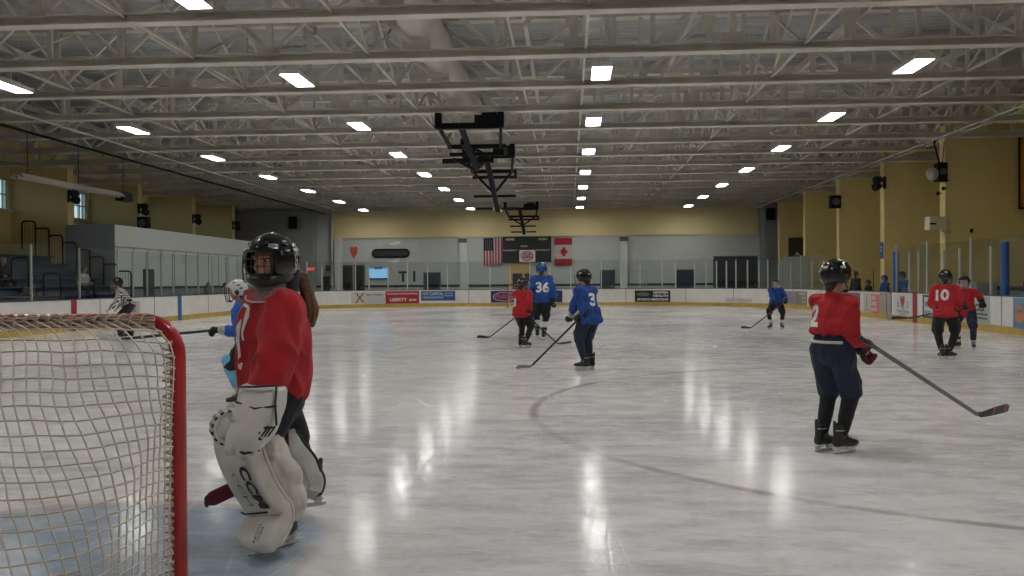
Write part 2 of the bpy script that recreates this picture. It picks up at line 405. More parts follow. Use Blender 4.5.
a = ad(78.95, 80.45, .20, .88, (.02,.03,.05)); letters(a, (.60,.60,.60), [('p', [(-.66,-.28),(.66,-.28),(.66,.28),(-.66,.28)], 79.7, .54)], off=.016)
letters(a, (.05,.07,.22), [('t', 'KELLY', 79.5, .6, .2, .006, .8), ('t', 'ICE', 79.3, .36, .12, .005, .4)], off=.018)
a = ad(80.75, 83.05, .21, .90, (.42,.44,.42), var=.03)
letters(a, (.08,.06,.05), [('t', 'WOMEN', 81.35, .80, .14, .008, .75), ('t', 'AND', 82.1, .80, .08, .002, .3), ('t', 'SERVICES', 82.15, .60, .24, .012, 1.25)])
letters(a, (.05,.17,.07), [('p', [(-1.0,.05),(1.0,.03),(1.0,-.02),(-1.0,.0)], 81.95, .43), ('p', [(-.2,-.05),(1.0,-.08),(1.0,-.13),(-.2,-.10)], 81.95, .43)])
a = ad(84.2, 84.9, .17, .90, (.12,.26,.42), var=.2)
letters(a, (.55,.22,.08), [('p', ellipse(.2,.15,16), 84.5, .45), ('p', ellipse(.11,.12,16), 84.48, .66)])
a = ad(19.35, 20.38, .22, .80, (.42,.41,.40), var=.1)
letters(a, (.20,.10,.11), [('t', 'ICE', 19.8, .52, .24, .006, .55)])

# glass and stanchions on the boards
POSTS = [0.6, 3.0, 5.4, 7.8, 10.2, 12.4, 14.6, 16.9, 19.09, 20.06, 21.02, 22.05, 22.98, 24.07, 25.14, 26.48, 27.93, 29.86, 31.99, 33.77, 34.96, 35.86, 36.86, 37.88, 38.89, 39.67, 40.75, 41.83, 42.95, 44.06, 45.22, 46.46, 47.58, 48.7, 49.81, 50.98, 52.67, 53.75, 54.79, 55.99, 56.74, 57.8, 58.44, 59.05, 59.64, 60.22, 60.96, 61.74, 62.35, 63.2, 64.26, 65.34, 66.97, 68.76]
POSTS2 = [76.71, 77.78, 78.48, 79.11, 80.22, 81.25, 81.9, 82.99, 83.65, 84.9, 86.2, 87.8, 89.4]
GH = 2.5
for i, s in enumerate(POSTS+POSTS2):
    if abs(s-83.65) < .01: continue
    m = MB(); low = s > 58 and s < 62.5
    hw_ = .011 if s < 30 else .026; strip(m, s-hw_, s+hw_, BH, GH-(.12 if low else .3 if (i % 3 and s > 30) else .02), -.09, -.03, .1)
    m.build('glass_stanchion', M_alu, boards)
for lst in (POSTS, POSTS2):
    for a, b in zip(lst, lst[1:]):
        m = MB(); strip(m, a+.03, b-.03, BH, GH if lst is POSTS else GH-.1, -.066, -.054, .6); m.build('glass_pane', M_glass, boards)
for s, lab in ((83.65, 'thick blue padded post in the glass beside the women services advert'), (76.6, 'thick dark blue padded post at the end of the players bench')):
    p, n = path(s); m = MB(); m.tube([p-n*.07+V((0,0,BH)), p-n*.07+V((0,0,2.28))], .10, 14)
    o = m.build('padded_post', M_blue, auto=True); tag(o, lab, 'padded post')

# ------------------------------------------------------------------ building shell
WL, WR, WF, WN, ZR = -22.7, 16.5, 56.0, -5.0, 8.1
def struct(name, mb, m, **k): return mb.build(name, m, kind='structure', **k)
m_ = MB(); m_.box(WL-.3, WR+.3, WF, WF+.3, 0, ZR+.2); struct('wall_far', m_, M_wgrey)
m_ = MB(); m_.box(WL-.3, WR+.3, WN-.3, WN, 0, ZR+.2); struct('wall_near', m_, M_wgrey)
m_ = MB(); m_.box(WR, WR+.3, WN, WF, 0, ZR+.2); struct('wall_right', m_, M_wy)
# left outer wall with window openings
WIN = [(12.5, 15.9), (18.3, 21.7), (24.1, 27.4), (29.9, 33.2), (35.6, 38.9), (41.4, 44.7), (46.9, 50.2)]
z0w, z1w = 4.42, 5.70
m_ = MB(); m_.box(WL-.3, WL, WN, WF, 0, z0w); m_.box(WL-.3, WL, WN, WF, z1w, ZR+.2)
ys = [WN]+[v for w_ in WIN for v in w_]+[WF]
for a, b in zip(ys[0::2], ys[1::2]): m_.box(WL-.3, WL, a, b, z0w, z1w)
struct('wall_left', m_, M_wy)
for i, (a, b) in enumerate(WIN):
    m_ = MB(); m_.box(WL-.2, WL-.1, a, b, z0w, z0w+.06); m_.box(WL-.2, WL-.1, a, b, z1w-.06, z1w); m_.box(WL-.2, WL-.1, a, b, (z0w+z1w)/2-.02, (z0w+z1w)/2+.02)
    for k in range(8): y = a+(b-a)*k/7; m_.box(WL-.2, WL-.1, y-.03, y+.03, z0w, z1w)
    wnd = struct('window_%d' % (i+1), m_, M_alu)
    m_ = MB(); m_.box(WL-.16, WL-.15, a, b, z0w, z1w); m_.build('window_pane', M_pane, wnd)
    m_ = MB(); m_.box(WL-.05, WL+.14, a-.1, b+.1, z0w-.08, z0w-.01); m_.build('window_sill', M_wwhite, wnd)
# roof deck with ribs running across the hall
m_ = MB(); n = 200
pts = []
for i in range(n*4):
    y = WN+(WF-WN)*i/(n*4); ph = i % 4; pts.append((y, ZR+(0.07 if ph in (1, 2) else 0)))
pts.append((WF, ZR)); top = [(WF, ZR+.3), (WN, ZR+.3)]
prof = pts+top
vs = [(x, y, z) for x in (WL-.3, WR+.3) for y, z in prof]; k = len(prof)
m_.add(vs, [tuple(range(k)), tuple(range(2*k-1, k-1, -1))]+[(i, (i+1) % k, k+(i+1) % k, k+i) for i in range(k)])
struct('ceiling', m_, M_deck)

# yellow shear walls standing off the side walls
FR = [30.02-17.3, 30.02-11.5, 30.02-5.75, 30.02, 35.65, 41.41, 47.2, 52.9]
for y in FR:
    m_ = MB(); m_.box(12.9, WR, y, y+.42, 0, 6.62); struct('wall_right_pillar', m_, M_wy)
FL = [33.35, 39.05, 44.85, 50.35]
for y in FL:
    m_ = MB(); m_.box(WL, -20.3, y, y+.42, 0, 6.1); struct('wall_left_pillar', m_, M_wy)
# far wall: yellow band, pilasters, dark dado line, dado
m_ = MB(); m_.box(-15.7, 12.3, WF-.12, WF, 4.34, 6.2); struct('trim_1', m_, mat('band_yellow', (.74,.62,.33), .75, var=.03, scale=.6))
m_ = MB(); m_.box(-15.5, -15.0, WF-.3, WF-.0, 0, 4.33); m_.box(-7.12, -6.65, WF-.3, WF, 0, 4.33); m_.box(3.42, 3.87, WF-.3, WF, 0, 4.33); m_.box(-15.7, -15.62, WF-.3, WF, 0, 6.3)
struct('column', m_, M_wwhite)
for x in (-6.9, 3.65):
    m_ = MB(); m_.box(x-.28, x+.28, WF-.34, WF-.30, 3.95, 4.25); o = m_.build('junction_box', mat('box_grey', (.12,.12,.12), .6)); tag(o, 'small dark box atop the white far-wall pilaster %s' % ('left of the striped flag' if x < 0 else 'right of the maple leaf flag'), 'junction box')
m_ = MB(); m_.box(-20.2, WR, WF-.06, WF-.0, 1.05, 1.19); struct('trim_2', m_, M_dark)
m_ = MB(); m_.box(12.4, 14.4, WF-1.3, WF, 0, 6.3); struct('wall_far_return', m_, M_wgrey2)
m_ = MB(); m_.box(WL, -16.8, WF-.9, WF-.0, 0, 6.2); struct('wall_far_recess', m_, mat('wall_grey_mid', (.36,.37,.365), .75, var=.03, scale=.5))

# the white locker-room block on the left
m_ = MB(); m_.box(-20.3, -18.3, 33.3, WF-.9, 0, 3.8); blk = struct('wall_locker_room', m_, M_wwhite)
m_ = MB(); m_.box(-20.32, -18.28, 33.24, 33.3, 0, 3.8); struct('wall_locker_room_end', m_, M_wgrey2)
m_ = MB(); m_.box(-18.3, -18.27, 33.32, WF-.9, 1.16, 1.27); struct('trim_3', m_, M_dark)
m_ = MB(); m_.box(-18.3, -18.285, 33.32, WF-.9, 0, 1.16); struct('trim_4', m_, mat('dado_grey', (.22,.24,.24), .7))
m_ = MB()
for k in range(18): m_.box(-18.3, -18.28, 33.5+k*1.25, 33.53+k*1.25, 1.27, 2.9)
m_.box(-18.3, -18.26, 33.3, WF-.9, 2.88, 2.93)
struct('trim_5', m_, mat('seam_grey', (.32,.34,.33), .7))
dr = MB().box(-18.3, -18.24, 35.57, 36.46, 0, 2.03).build('door_1', M_dark, kind='structure')
MB().box(-18.24, -18.20, 35.65, 35.70, .95, 1.1).build('door_handle', M_steel, dr)
# far wall doors and openings
def door(n, x0, x1, z1, m, y=WF-.06, light=False):
    d = MB().box(x0, x1, y, WF, 0, z1).build('door_%d' % n, m, kind='structure')
    MB().box(x0-.07, x0, y-.03, WF, 0, z1+.07).box(x1, x1+.07, y-.03, WF, 0, z1+.07).box(x0-.07, x1+.07, y-.03, WF, z1, z1+.07).build('door_frame', mat('frame_light', (.42,.44,.42), .5) if light else mat('frame_dark', (.10,.11,.12), .5), d)
    MB().box(x1-.16, x1-.10, y-.09, y-.0, .95, 1.12).build('door_handle', M_steel, d)
    return d
M_ddoor = mat('door_dark', (.035,.045,.055), .45)
door(2, -9.5, -8.5, 1.95, M_ddoor); door(3, 2.17, 3.0, 2.02, M_ddoor); door(4, 7.1, 8.12, 2.01, mat('door_navy', (.03,.045,.075), .45)); door(5, 4.06, 5.08, 1.94, mat('door_light', (.52,.54,.52), .5), light=True)
d = door(6, 9.5, 12.2, 2.86, mat('door_bay', (.018,.022,.026), .6))
MB().box(10.85, 10.93, WF-.1, WF-.06, 0, 2.86).build('door_mullion', mat('frame_dark', (.1,.1,.1), .5), d)
d = door(7, -15.0, -13.6, 2.48, mat('door_glass', (.025,.03,.035), .15)); MB().box(-14.32, -14.26, WF-.1, WF-.06, 0, 2.48).build('door_mullion', M_alu, d)
door(8, -16.3, -15.95, 1.75, M_dark)
# lit corridor door behind the far goal
d = MB().box(-3.65, -2.42, WF-.05, WF, 1.9, 2.56).box(-3.95, -3.65, WF-.05, WF, 0, 2.56).build('door_9', mat('corridor_tan', (.62,.42,.17), .7), kind='structure')
MB().box(-3.65, -2.42, WF-.045, WF, 0, 1.9).build('door_panel', M_dark, d)
MB().box(-3.0, -2.85, WF-.06, WF-.045, 1.3, 1.9).build('door_window', mat('corridor_tan', (.62,.42,.17), .7), d)

# ------------------------------------------------------------------ roof trusses
def truss_mesh():
    m = MB(); x0, x1 = WL+.02, WR-.02; zb, zt = 6.10, 7.75
    m.box(x0, x1, -.14, .14, zb, zb+.035)                       # bottom flange
    m.box(x0, x1, -.02, .02, zb+.03, zb+.20)
    m.box(x0, x1, -.10, .10, zb+.17, zb+.20)
    m.box(x0, x1, -.12, .12, zt, zt+.14)
    n = 24; st = (x1-x0)/n
    for i in range(n+1):
        x = x0+i*st
        m.bar((x, 0, zb+.15), (x, 0, zt), .10 if i % 2 else .14, .07, (0, 1, 0))
        if i < n:
            a, b = (x, x+st)
            up = (i % 2 == 0) if i < n/2 else (i % 2 == 1)
            if i < n*.55 or i % 3 == 0: m.bar((a, 0, zb+.17 if up else zt), (b, 0, zt if up else zb+.17), .08, .08, (0, 1, 0))
            else: m.bar(((a+b)/2, 0, zb+.15), ((a+b)/2, 0, zt), .11, .06, (0, 1, 0))
        if i % 2 == 0: m.box(x-.22, x+.22, -.015, .015, zb+.14, zb+.42); m.box(x-.18, x+.18, -.015, .015, zt-.22, zt)
    return m.mesh('roof_truss', M_truss)
tm = truss_mesh()
TY = [15.03+2.89*k for k in range(-6, 15)]
for y in TY:
    o = link('ceiling_truss', tm, kind='structure'); o.location = (0, y, 0)
# bridging between trusses, one mesh per line
for bx in (-21.5, -17.0, -12.4, -8.0, -4.2, 0.4, 4.9, 9.4, 13.2):
    m = MB()
    for y in TY[:-1]:
        m.bar((bx, y, 6.2), (bx, y+2.89, 7.75), .05, .05); m.bar((bx, y, 7.75), (bx, y+2.89, 6.2), .05, .05)
        m.bar((bx, y, 6.24), (bx, y+2.89, 6.24), .05, .05)
    struct('ceiling_bridging', m, M_truss)
for px_, pz in ((-19.2, 7.62), (-15, 7.62), (-10.5, 7.62), (-6.3, 7.62), (-1, 7.62), (3, 7.62), (7, 7.62), (11, 7.62)):
    m = MB().box(px_-.05, px_+.05, WN, WF, pz, pz+.2); struct('ceiling_purlin', m, M_truss)

# ------------------------------------------------------------------ ceiling lights
rows = {-12.85: ('above the left boards', -12.85), -6.05: ('left of the black frames', -6.05), .76: ('right of the black frames', .76), 7.43: ('nearest the right wall', 7.43)}
ords = ['first', 'second', 'third', 'fourth', 'fifth', 'sixth', 'seventh', 'eighth', 'ninth', 'tenth']
lamp0 = None
for rx in rows:
    for k in range(10):
        y = 52.9-5.68*k
        lab = 'high bay light, %s from the far wall, in the row %s' % (ords[k], rows[rx][0])
        if lamp0 is None:
            lamp0 = thing('ceiling_light', lab, 'ceiling light', (rx, y, 5.95), 0, 'high bay lights under the roof trusses')
            MB().box(-.20, .20, -.60, .60, 0, .012).build('lens', M_lamp, lamp0)
            mm = MB().box(-.22, .22, -.63, .63, .013, .09).box(-.22, -.205, -.63, .63, -.02, .013).box(.205, .22, -.63, .63, -.02, .013).box(-.22, .22, -.63, -.615, -.02, .013).box(-.22, .22, .615, .63, -.02, .013).box(-.10, .10, -.35, .35, .09, .16); mm.build('housing', M_house, lamp0, bevel=.01)
            for yy in (-.4, .4): MB().tube([(0, yy, .15), (0, yy, .33), (0, yy, 1.7)], .008, 6).build('suspension_wire', M_house, lamp0)
        else: copy_tree(lamp0, lab, (rx, y, 5.95))

# ------------------------------------------------------------------ duct, pipes, heater
dct = thing('air_duct', 'long round cream air duct running inside the roof trusses', 'air duct', (-3.12, 0, 6.95))
m = MB(); pts = []; rs = []
y = WN+.2
while y < WF-.3: 
    pts += [(0, y, 0), (0, y+.05, 0)]; rs += [.43, .415]; y += 1.445
m.tube(pts, rs, 28); m.build('duct_tube', M_duct, dct, auto=True)
m = MB()
for y in TY: m.tube([(0, y+.9, .44), (0, y+.9, .8)], .012, 6)
m.build('hanger_rod', M_house, dct)
for (x, z, r, lab, mt) in ((-1.1, 6.32, .03, 'thin cream pipe running beside the round duct', M_truss), (12.0, 5.93, .03, 'thin pale conduit under the trusses above the yellow shear walls', M_truss), (-16.2, 5.98, .045, 'dark cable run under the trusses above the left boards', M_black), (-14.8, 6.02, .03, 'thin pale conduit under the trusses above the left glass', M_truss)):
    o = MB().tube([(x, WN, z), (x, WF, z)], r, 8).build('ceiling_pipe', mt, smooth=True); tag(o, lab, 'pipe')
ht = thing('tube_heater', 'long silver radiant tube heater hung above the left bleachers', 'heater', (-17, 0, 4.72))
MB().tube([(0, 25.3, 0), (0, 31.3, 0)], .07, 14).build('heater_tube', mat('heater_steel', (.55,.52,.46), .45, .3), ht, smooth=True)
mm = MB(); mm.loft([[(-.24, y, -.03), (-.12, y, .13), (.12, y, .13), (.24, y, -.03), (.22, y, -.03), (.11, y, .11), (-.11, y, .11), (-.22, y, -.03)] for y in (25.3, 31.3)]); mm.build('reflector', mat('heater_reflector', (.6,.57,.5), .35, .4), ht)
MB().box(-.17, .17, 31.3, 32.0, -.16, .18).build('burner_box', M_black, ht, bevel=.01)
mm = MB()
for y in (25.8, 28.6, 31.6): mm.tube([(0, y, .1), (0, y, 1.45)], .012, 6)
mm.build('hanger_rod', M_black, ht)

# ------------------------------------------------------------------ black suspended frames over the ice
def backstop(label, x, y, z_top, wid, drop, folded):
    t = thing('suspended_frame', label, 'suspended frame', (x, y, z_top), 0, 'black folding frames hung from the trusses')
    hw = wid/2
    for sx in (-1, 1):
        MB().box(sx*hw-.09, sx*hw+.09, -.12, .12, -.42, .04).bar((sx*hw, 0, -.35), (sx*(hw*.86), 1.5, -.72), .09, .09).build('hanger', M_black, t)
    mm = MB().bar((-hw-.05, 0, -.36), (hw+.05, 0, -.36), .13, .16); mm.box(.15, hw-.1, -.15, .1, -.33, -.08)
    mm.tube([(.35, 0, -.12), (.75, 0, -.12)], .13, 12); mm.build('winch_bar', M_black, t)
    MB().bar((-hw*.95, 1.5, -.70), (hw*1.02, 1.5, -.70), .12, .12).bar((-hw*.95, 1.95, -.86), (hw*1.02, 1.95, -.86), .10, .10).bar((hw*1.0, 1.5, -.70), (hw*1.0, 1.95, -.86), .1, .1).build('cross_bar', M_black, t)
    if folded:
        MB().bar((-hw*1.25, 2.2, -1.02), (hw*.55, 2.2, -1.02), .12, .14).build('target_bar', M_black, t)
        MB().bar((-.25, .1, -.36), (-.10, 2.7, -1.22), .14, .14).bar((-.3, 1.0, -.62), (.0, 2.6, -1.1), .18, .2).build('mast', M_black, t)
        MB().bar((-.05, 1.6, -.75), (.35, 2.3, -.9), .07, .07).bar((.35, 2.3, -.9), (-.05, 2.6, -1.2), .07, .07).bar((-.7, 1.9, -1.0), (-.15, 2.6, -1.25), .07, .07).build('brace', M_black, t)
    else:
        ym = 3.0*drop
        MB().bar((-.08, .1, -.45), (.06, ym, -.45-1.55*drop), .17, .17).build('mast', M_black, t)
        for sx in (-1, 1): MB().bar((sx*hw*.86, 1.5*drop, -.72), (.0, 2.1*drop, -.45-1.0*drop), .07, .07).build('brace', M_black, t)
        for f, zz in ((.75, -1.28), (1.0, -1.68)): MB().bar((-.78, ym*f, -.25+zz*drop), (.80, ym*f, -.25+zz*drop), .08, .09).build('target_bar', M_black, t)
        MB().box(-.12, .2, ym-.1, ym+.06, -.36-1.68*drop, -.14-1.68*drop).build('clamp', M_steel, t)
    return t
backstop('black folding frame hung nearest the net, its mast folded up flat', -2.72, 23.7, 6.1, 1.75, 1, True)
backstop('middle black folding frame with its mast angled down toward the far end', -2.72, 29.45, 6.1, 1.65, 1, False)
backstop('smallest black folding frame, hung in front of the yellow band at the far end', -2.75, 50.5, 6.05, 1.9, .8, False)

# ------------------------------------------------------------------ far wall objects
sb = thing('scoreboard', 'black scoreboard with a white centre sign hung between the two flags', 'scoreboard', (-2.68, WF-.02, 3.48))
MB().box(-1.6, 1.6, -.16, 0, -.86, .84).build('cabinet', mat('score_black', (.012,.014,.016), .4), sb, bevel=.01)
mm = MB()
def wall_text(mb, s, x, z, size, y=-.165, bold=0, width=None): text_on(mb, s, size, frame((x, y, z), (1,0,0), (0,0,1)), bold, 1, 'CENTER', width)
wall_text(mm, 'HOME', -1.1, .66, .2, bold=.01); wall_text(mm, 'GUEST', 1.06, .66, .2, bold=.01); wall_text(mm, 'PERIOD', -.18, .2, .13, bold=.006)
wall_text(mm, 'PLR PENALTY', -1.1, -.06, .13, bold=.006, width=.92); wall_text(mm, 'PLR PENALTY', 1.05, -.06, .13, bold=.006, width=.92)
mm.build('lettering', mat('score_text', (.45,.45,.44), .5), sb)
lg = MB().box(-.5, .55, -.2, -.16, -.84, -.04).build('logo_panel', mat('logo_white', (.68,.67,.66), .5), sb)
mm = MB(); mm.add([V((x+.02, -.205, z-.44)) for x, z in ellipse(.42,.32,28)], [tuple(range(28))]); mm.build('logo_ring', mat('logo_red', (.38,.06,.08), .5), lg)
mm = MB(); mm.add([V((x+.02, -.208, z-.44)) for x, z in ellipse(.36,.26,28)], [tuple(range(28))]); mm.build('logo_disc', mat('logo_grey', (.52,.50,.52), .5), lg)
mm = MB(); wall_text(mm, 'ICE', .02, -.34, .2, -.211, .012, .5); wall_text(mm, 'ARENA', .02, -.52, .2, -.211, .012, .66); mm.build('logo_lettering', mat('logo_red', (.38,.06,.08), .5), lg)

def flag(label, x0, x1, z0, z1, paint):
    fl = thing('wall_flag', label, 'flag', ((x0+x1)/2, WF-.05, (z0+z1)/2))
    W_, H_ = x1-x0, z1-z0
    def patch(poly_or_rect, color, name, off):
        a, b, c, d = poly_or_rect; nx, nz = 24, 6; mm = MB(); vs = []
        for i in range(nx+1):
            for j in range(nz+1):
                u = a+(b-a)*i/nx; v = c+(d-c)*j/nz
                vs.append((u*W_-W_/2, -.03-off-.02*math.sin(u*14)*(1-v*.6), v*H_-H_/2))
        fs = [(i*(nz+1)+j, (i+1)*(nz+1)+j, (i+1)*(nz+1)+j+1, i*(nz+1)+j+1) for i in range(nx) for j in range(nz)]
        mm.add(vs, fs); o = mm.build(name, mat('flag_%s' % color[0], color[1], .8), fl, smooth=True)
    for r in paint: patch(r[0], r[1], r[2], r[3])
    MB().tube([(-W_/2-.05, -.03, H_/2+.02), (W_/2+.05, -.03, H_/2+.02)], .02, 8).build('flag_pole', M_alu, fl)
    return fl
RED = ('red', (.34,.02,.03)); WH = ('white', (.50,.46,.45)); NAV = ('navy', (.010,.012,.035))
st = [((0, 1, 0, 1), WH, 'cloth', 0)]+[((k/13., (k+1)/13., 0, 1), RED if k % 2 == 0 else WH, 'stripe', .004) for k in range(0, 13, 2)]+[((0, 7/13., .55, 1), NAV, 'canton', .008)]
us = flag('hanging flag with vertical red and white stripes and a navy star field', -5.55, -4.3, 2.42, 4.25, st)
mm = MB()
for i in range(5):
    for j in range(6):
        c = (-.5+.13*i, -.067, .2+.115*j); mm.add([V(c)+V((math.sin(2*PI*k/10)*(.03 if k % 2 == 0 else .013), 0, math.cos(2*PI*k/10)*(.03 if k % 2 == 0 else .013))) for k in range(10)], [tuple(range(10))])
mm.build('stars', mat('flag_white', (.66,.62,.60), .8), us)
ca = flag('hanging red and white flag with a red maple leaf at its centre', -.88, .28, 2.38, 4.22, [((0, 1, 0, 1), WH, 'cloth', 0), ((0, 1, 0, .25), RED, 'band', .004), ((0, 1, .75, 1), RED, 'band', .004)])
leaf = [(0,.40),(.07,.28),(.16,.32),(.12,.12),(.24,.22),(.27,.16),(.38,.17),(.33,.05),(.37,.02),(.18,-.12),(.20,-.20),(.02,-.17),(.02,-.38),(-.02,-.38),(-.02,-.17),(-.20,-.20),(-.18,-.12),(-.37,.02),(-.33,.05),(-.38,.17),(-.27,.16),(-.24,.22),(-.12,.12),(-.16,.32),(-.07,.28)]
mm = MB(); c = len(leaf); mm.add([V((z*.85, -.062, -x*.85)) for x, z in leaf]+[V((0, -.062, 0))], [(i, (i+1) % c, c) for i in range(c)]); mm.build('maple_leaf', mat('flag_red', (.42,.03,.04), .8), ca)

tv = thing('wall_screen', 'lit light-blue display screen on the far wall left of the door', 'screen', (-12.6, WF-.02, 2.0))
MB().box(-.66, .66, -.08, 0, -.42, .42).build('screen_case', M_black, tv, bevel=.01)
MB().box(-.64, .64, -.09, -.08, -.34, .28).build('display', emis('tv_light', (.28,.55,.85), .85), tv)
MB().box(-.64, .64, -.09, -.08, .28, .40).build('header_bar', emis('tv_head', (.22,.36,.75), .55), tv)
mm = MB().box(-.24, .24, -.10, -.09, .25, .41); o = mm.build('header_tab', emis('tv_tab', (.03,.06,.28), .5), tv)
mm = MB(); wall_text(mm, 'ICE', 0, .33, .13, -.103, .004); mm.build('lettering', emis('tv_txt', (.3,.4,.8), .5), tv)
pl = thing('pill_sign', 'long black rounded sign mounted high on the far wall', 'sign', (-11.75, WF-.02, 3.3))
def stadium(hw, hh, n=10): return [(hw-hh+hh*math.cos(a), hh*math.sin(a)) for a in [-PI/2+PI*i/n for i in range(n+1)]]+[(-hw+hh+hh*math.cos(a), hh*math.sin(a)) for a in [PI/2+PI*i/n for i in range(n+1)]]
Mx = frame((0,-.02,0), (1,0,0), (0,0,1))
MB().prism(stadium(1.28, .31), 0, .06, Mx).build('sign_face', mat('pill_black', (.008,.012,.010), .25), pl)
MB().prism(stadium(1.15, .18), .06, .075, Mx).build('sign_inset', mat('pill_inset', (.02,.028,.026), .4), pl)
o = MB().box(-13.75, -9.9, WF-.03, WF, 2.72, 4.05).build('notice_panel', mat('panel_grey', (.52,.54,.52), .35, var=.03, scale=1)); tag(o, 'large pale grey panel behind the long black rounded sign', 'wall panel')
for (x, z, wd) in ((-11.5, 3.98, .45), (-11.5, 2.80, .38)):
    mm = MB().prism([(-wd, -.02), (-.1, -.14), (wd*.6, -.10), (wd, .12), (.1, .12)], 0, .02, frame((x, WF-.03, z), (1,0,0), (0,0,1))); o = mm.build('paper_notice', mat('notice_white', (.75,.75,.72), .5)); tag(o, 'small white angular notice just %s the long black rounded sign' % ('above' if z > 3.4 else 'below'), 'notice')
o = MB().prism([(0,-.45),(.22,-.1),(.27,.28),(.12,.36),(0,.28),(-.12,.36),(-.27,.28),(-.22,-.1)], 0, .04, frame((-14.25, WF-.02, 3.42), (1,0,0), (0,0,1))).build('emblem_sign', mat('emblem_orange', (.55,.10,.05), .5)); tag(o, 'orange-red shield emblem above the glass double door', 'emblem')
es = thing('exit_sign', 'small glowing red exit sign near the far left corner', 'exit sign', (-16.85, WF-.95, 2.27)); MB().box(-.3, .3, -.08, 0, -.13, .13).build('sign_box', mat('exit_box', (.5,.22,.22), .5), es); mm = MB(); wall_text(mm, 'EXIT', 0, 0, .24, -.085, .012, .5); mm.build('lettering', emis('exit_red', (1,.12,.16), .9), es)
o = MB().box(-.25, .25, -.30, 0, -.38, .38).build('wall_speaker', M_black, bevel=.02); o.location = (-18.05, WF-.92, 5.33); tag(o, 'black box speaker high on the grey wall in the far left corner', 'speaker')
o = MB().box(-.25, .25, -.35, 0, -.36, .36).build('wall_speaker', M_black, bevel=.02); o.location = (12.75, WF-1.33, 5.5); tag(o, 'black box speaker high on the dark grey return in the far right corner', 'speaker')
# graphic letters on the wall beside the screen
for x, s in ((-10.95, 'T'), (-10.2, '1')):
    mm = MB(); text_on(mm, s, .95, frame((x, WF-.02, 1.72), (1,0,0), (0,0,1)), .03); o = mm.build('wall_graphic', mat('graphic_black', (.03,.03,.03), .5)); tag(o, 'black painted figure shaped like a %s right of the blue screen' % s, 'wall graphic')
o = MB().sphere((-15.9, WF-.45, 2.35), (.2,.2,.22), 14, 10).box(-15.93, -15.87, WF-.45, WF, 2.3, 2.4).build('wall_fan', mat('fan_dark', (.05,.05,.05), .5), smooth=True); tag(o, 'small dark round fan beside the narrow dark doorway at the far left', 'fan')

# ------------------------------------------------------------------ fixtures on the right shear walls
def spot(label, x, y, z, dx):
    t = thing('flood_light', label, 'flood light', (x, y, z), 0, 'black flood lights on the yellow shear walls')
    MB().box(-.05, .05, -.05, .05, -.25, .25).bar((0,0,.05), (dx*.25, -.05, .1), .04, .04).bar((0,0,-.1), (dx*.25, -.05, -.15), .04, .04).build('bracket', M_black, t)
    for zz, yy in ((.12, -.08), (-.14, .02)): MB().tube([(dx*.12, yy+.05, zz), (dx*.2, yy, zz), (dx*.42, yy-.12, zz-.05), (dx*.44, yy-.13, zz-.055)], [.07,.13,.17,.15], 14).build('lamp_head', M_black, t, auto=True)
    return t
spot('black twin flood light on the second nearest right shear wall', 12.9, 35.6, 5.3, -1)
spot('black twin flood light on the left wall end beside the second window', -20.3, 33.4, 4.98, 1)
spot('upper black twin flood light on the left wall end beside the third window', -20.3, 39.1, 4.95, 1)
spot('black twin flood light on the third left wall end above the white block', -20.3, 44.9, 4.9, 1)
spot('black twin flood light on the farthest left wall end', -20.3, 50.4, 4.9, 1)
def speaker(label, x, y, z, mt=M_black, r=(.24,.2,.3)):
    t = thing('loudspeaker', label, 'speaker', (x, y, z)); MB().box(-r[0], r[0], -r[1], r[1], -r[2], r[2]).build('speaker_box', mt, t, bevel=.03)
    MB().tube([(0, -r[1]-.01, 0), (0, -r[1]+.02, 0)], r[0]*.75, 20).build('speaker_cone', mat('cone_grey', (.12,.12,.12), .7), t)
    MB().bar((0, r[1], 0), (.25 if x > 0 else -.25, r[1], 0), .05, .05).build('bracket', M_black, t)
    return t
speaker('lower dark speaker on the left wall end beside the third window', -20.0, 39.0, 4.25)
speaker('black speaker on the third right shear wall', 12.68, 41.35, 5.05)
speaker('big black speaker high on the nearest wide yellow shear wall', 12.72, 29.95, 5.0, M_black, (.16,.2,.32))
o = MB().sphere((0,0,0), (.2,.16,.22), 18, 12).build('dome_speaker', mat('dome_pale', (.45,.42,.36), .5), smooth=True); o.location = (12.34, 29.7, 4.92); tag(o, 'round pale horn speaker beside the big black speaker', 'speaker')
ac = thing('wall_unit', 'cream box unit with a dark slot on the nearest yellow shear wall', 'wall unit', (12.6, 30.0, 3.25))
MB().box(-.32, .28, -.22, .22, -.22, .24).build('unit_case', mat('unit_cream', (.62,.56,.42), .5), ac, bevel=.03); MB().box(-.32, -.1, -.235, -.22, -.04, .02).build('slot', M_black, ac); MB().tube([(.0, -.2, -.2), (.2, -.25, -.32), (.35, -.3, -.3)], .035, 8).build('spout', mat('unit_cream', (.62,.56,.42), .5), ac, smooth=True)
for x, z, lab in ((12.88, 4.72, 'upper small dark camera under the big black speaker'), (12.8, 4.45, 'middle small dark camera under the big black speaker'), (12.62, 4.28, 'lower small dark sensor left of the shear wall end')):
    o = MB().sphere((0,0,0), (.06,.06,.07), 10, 8).tube([(0,0,0), (.12,0,0)], .02, 6).build('security_camera', M_black, smooth=True); o.location = (x, 29.93, z); tag(o, lab, 'camera')
o = MB().sphere((0,0,0), (.06,.04,.08), 10, 8).build('wall_sensor', M_black, smooth=True); o.location = (13.75, 29.98, 3.0); tag(o, 'tiny dark sensor on the wide yellow face beneath the banner', 'sensor')
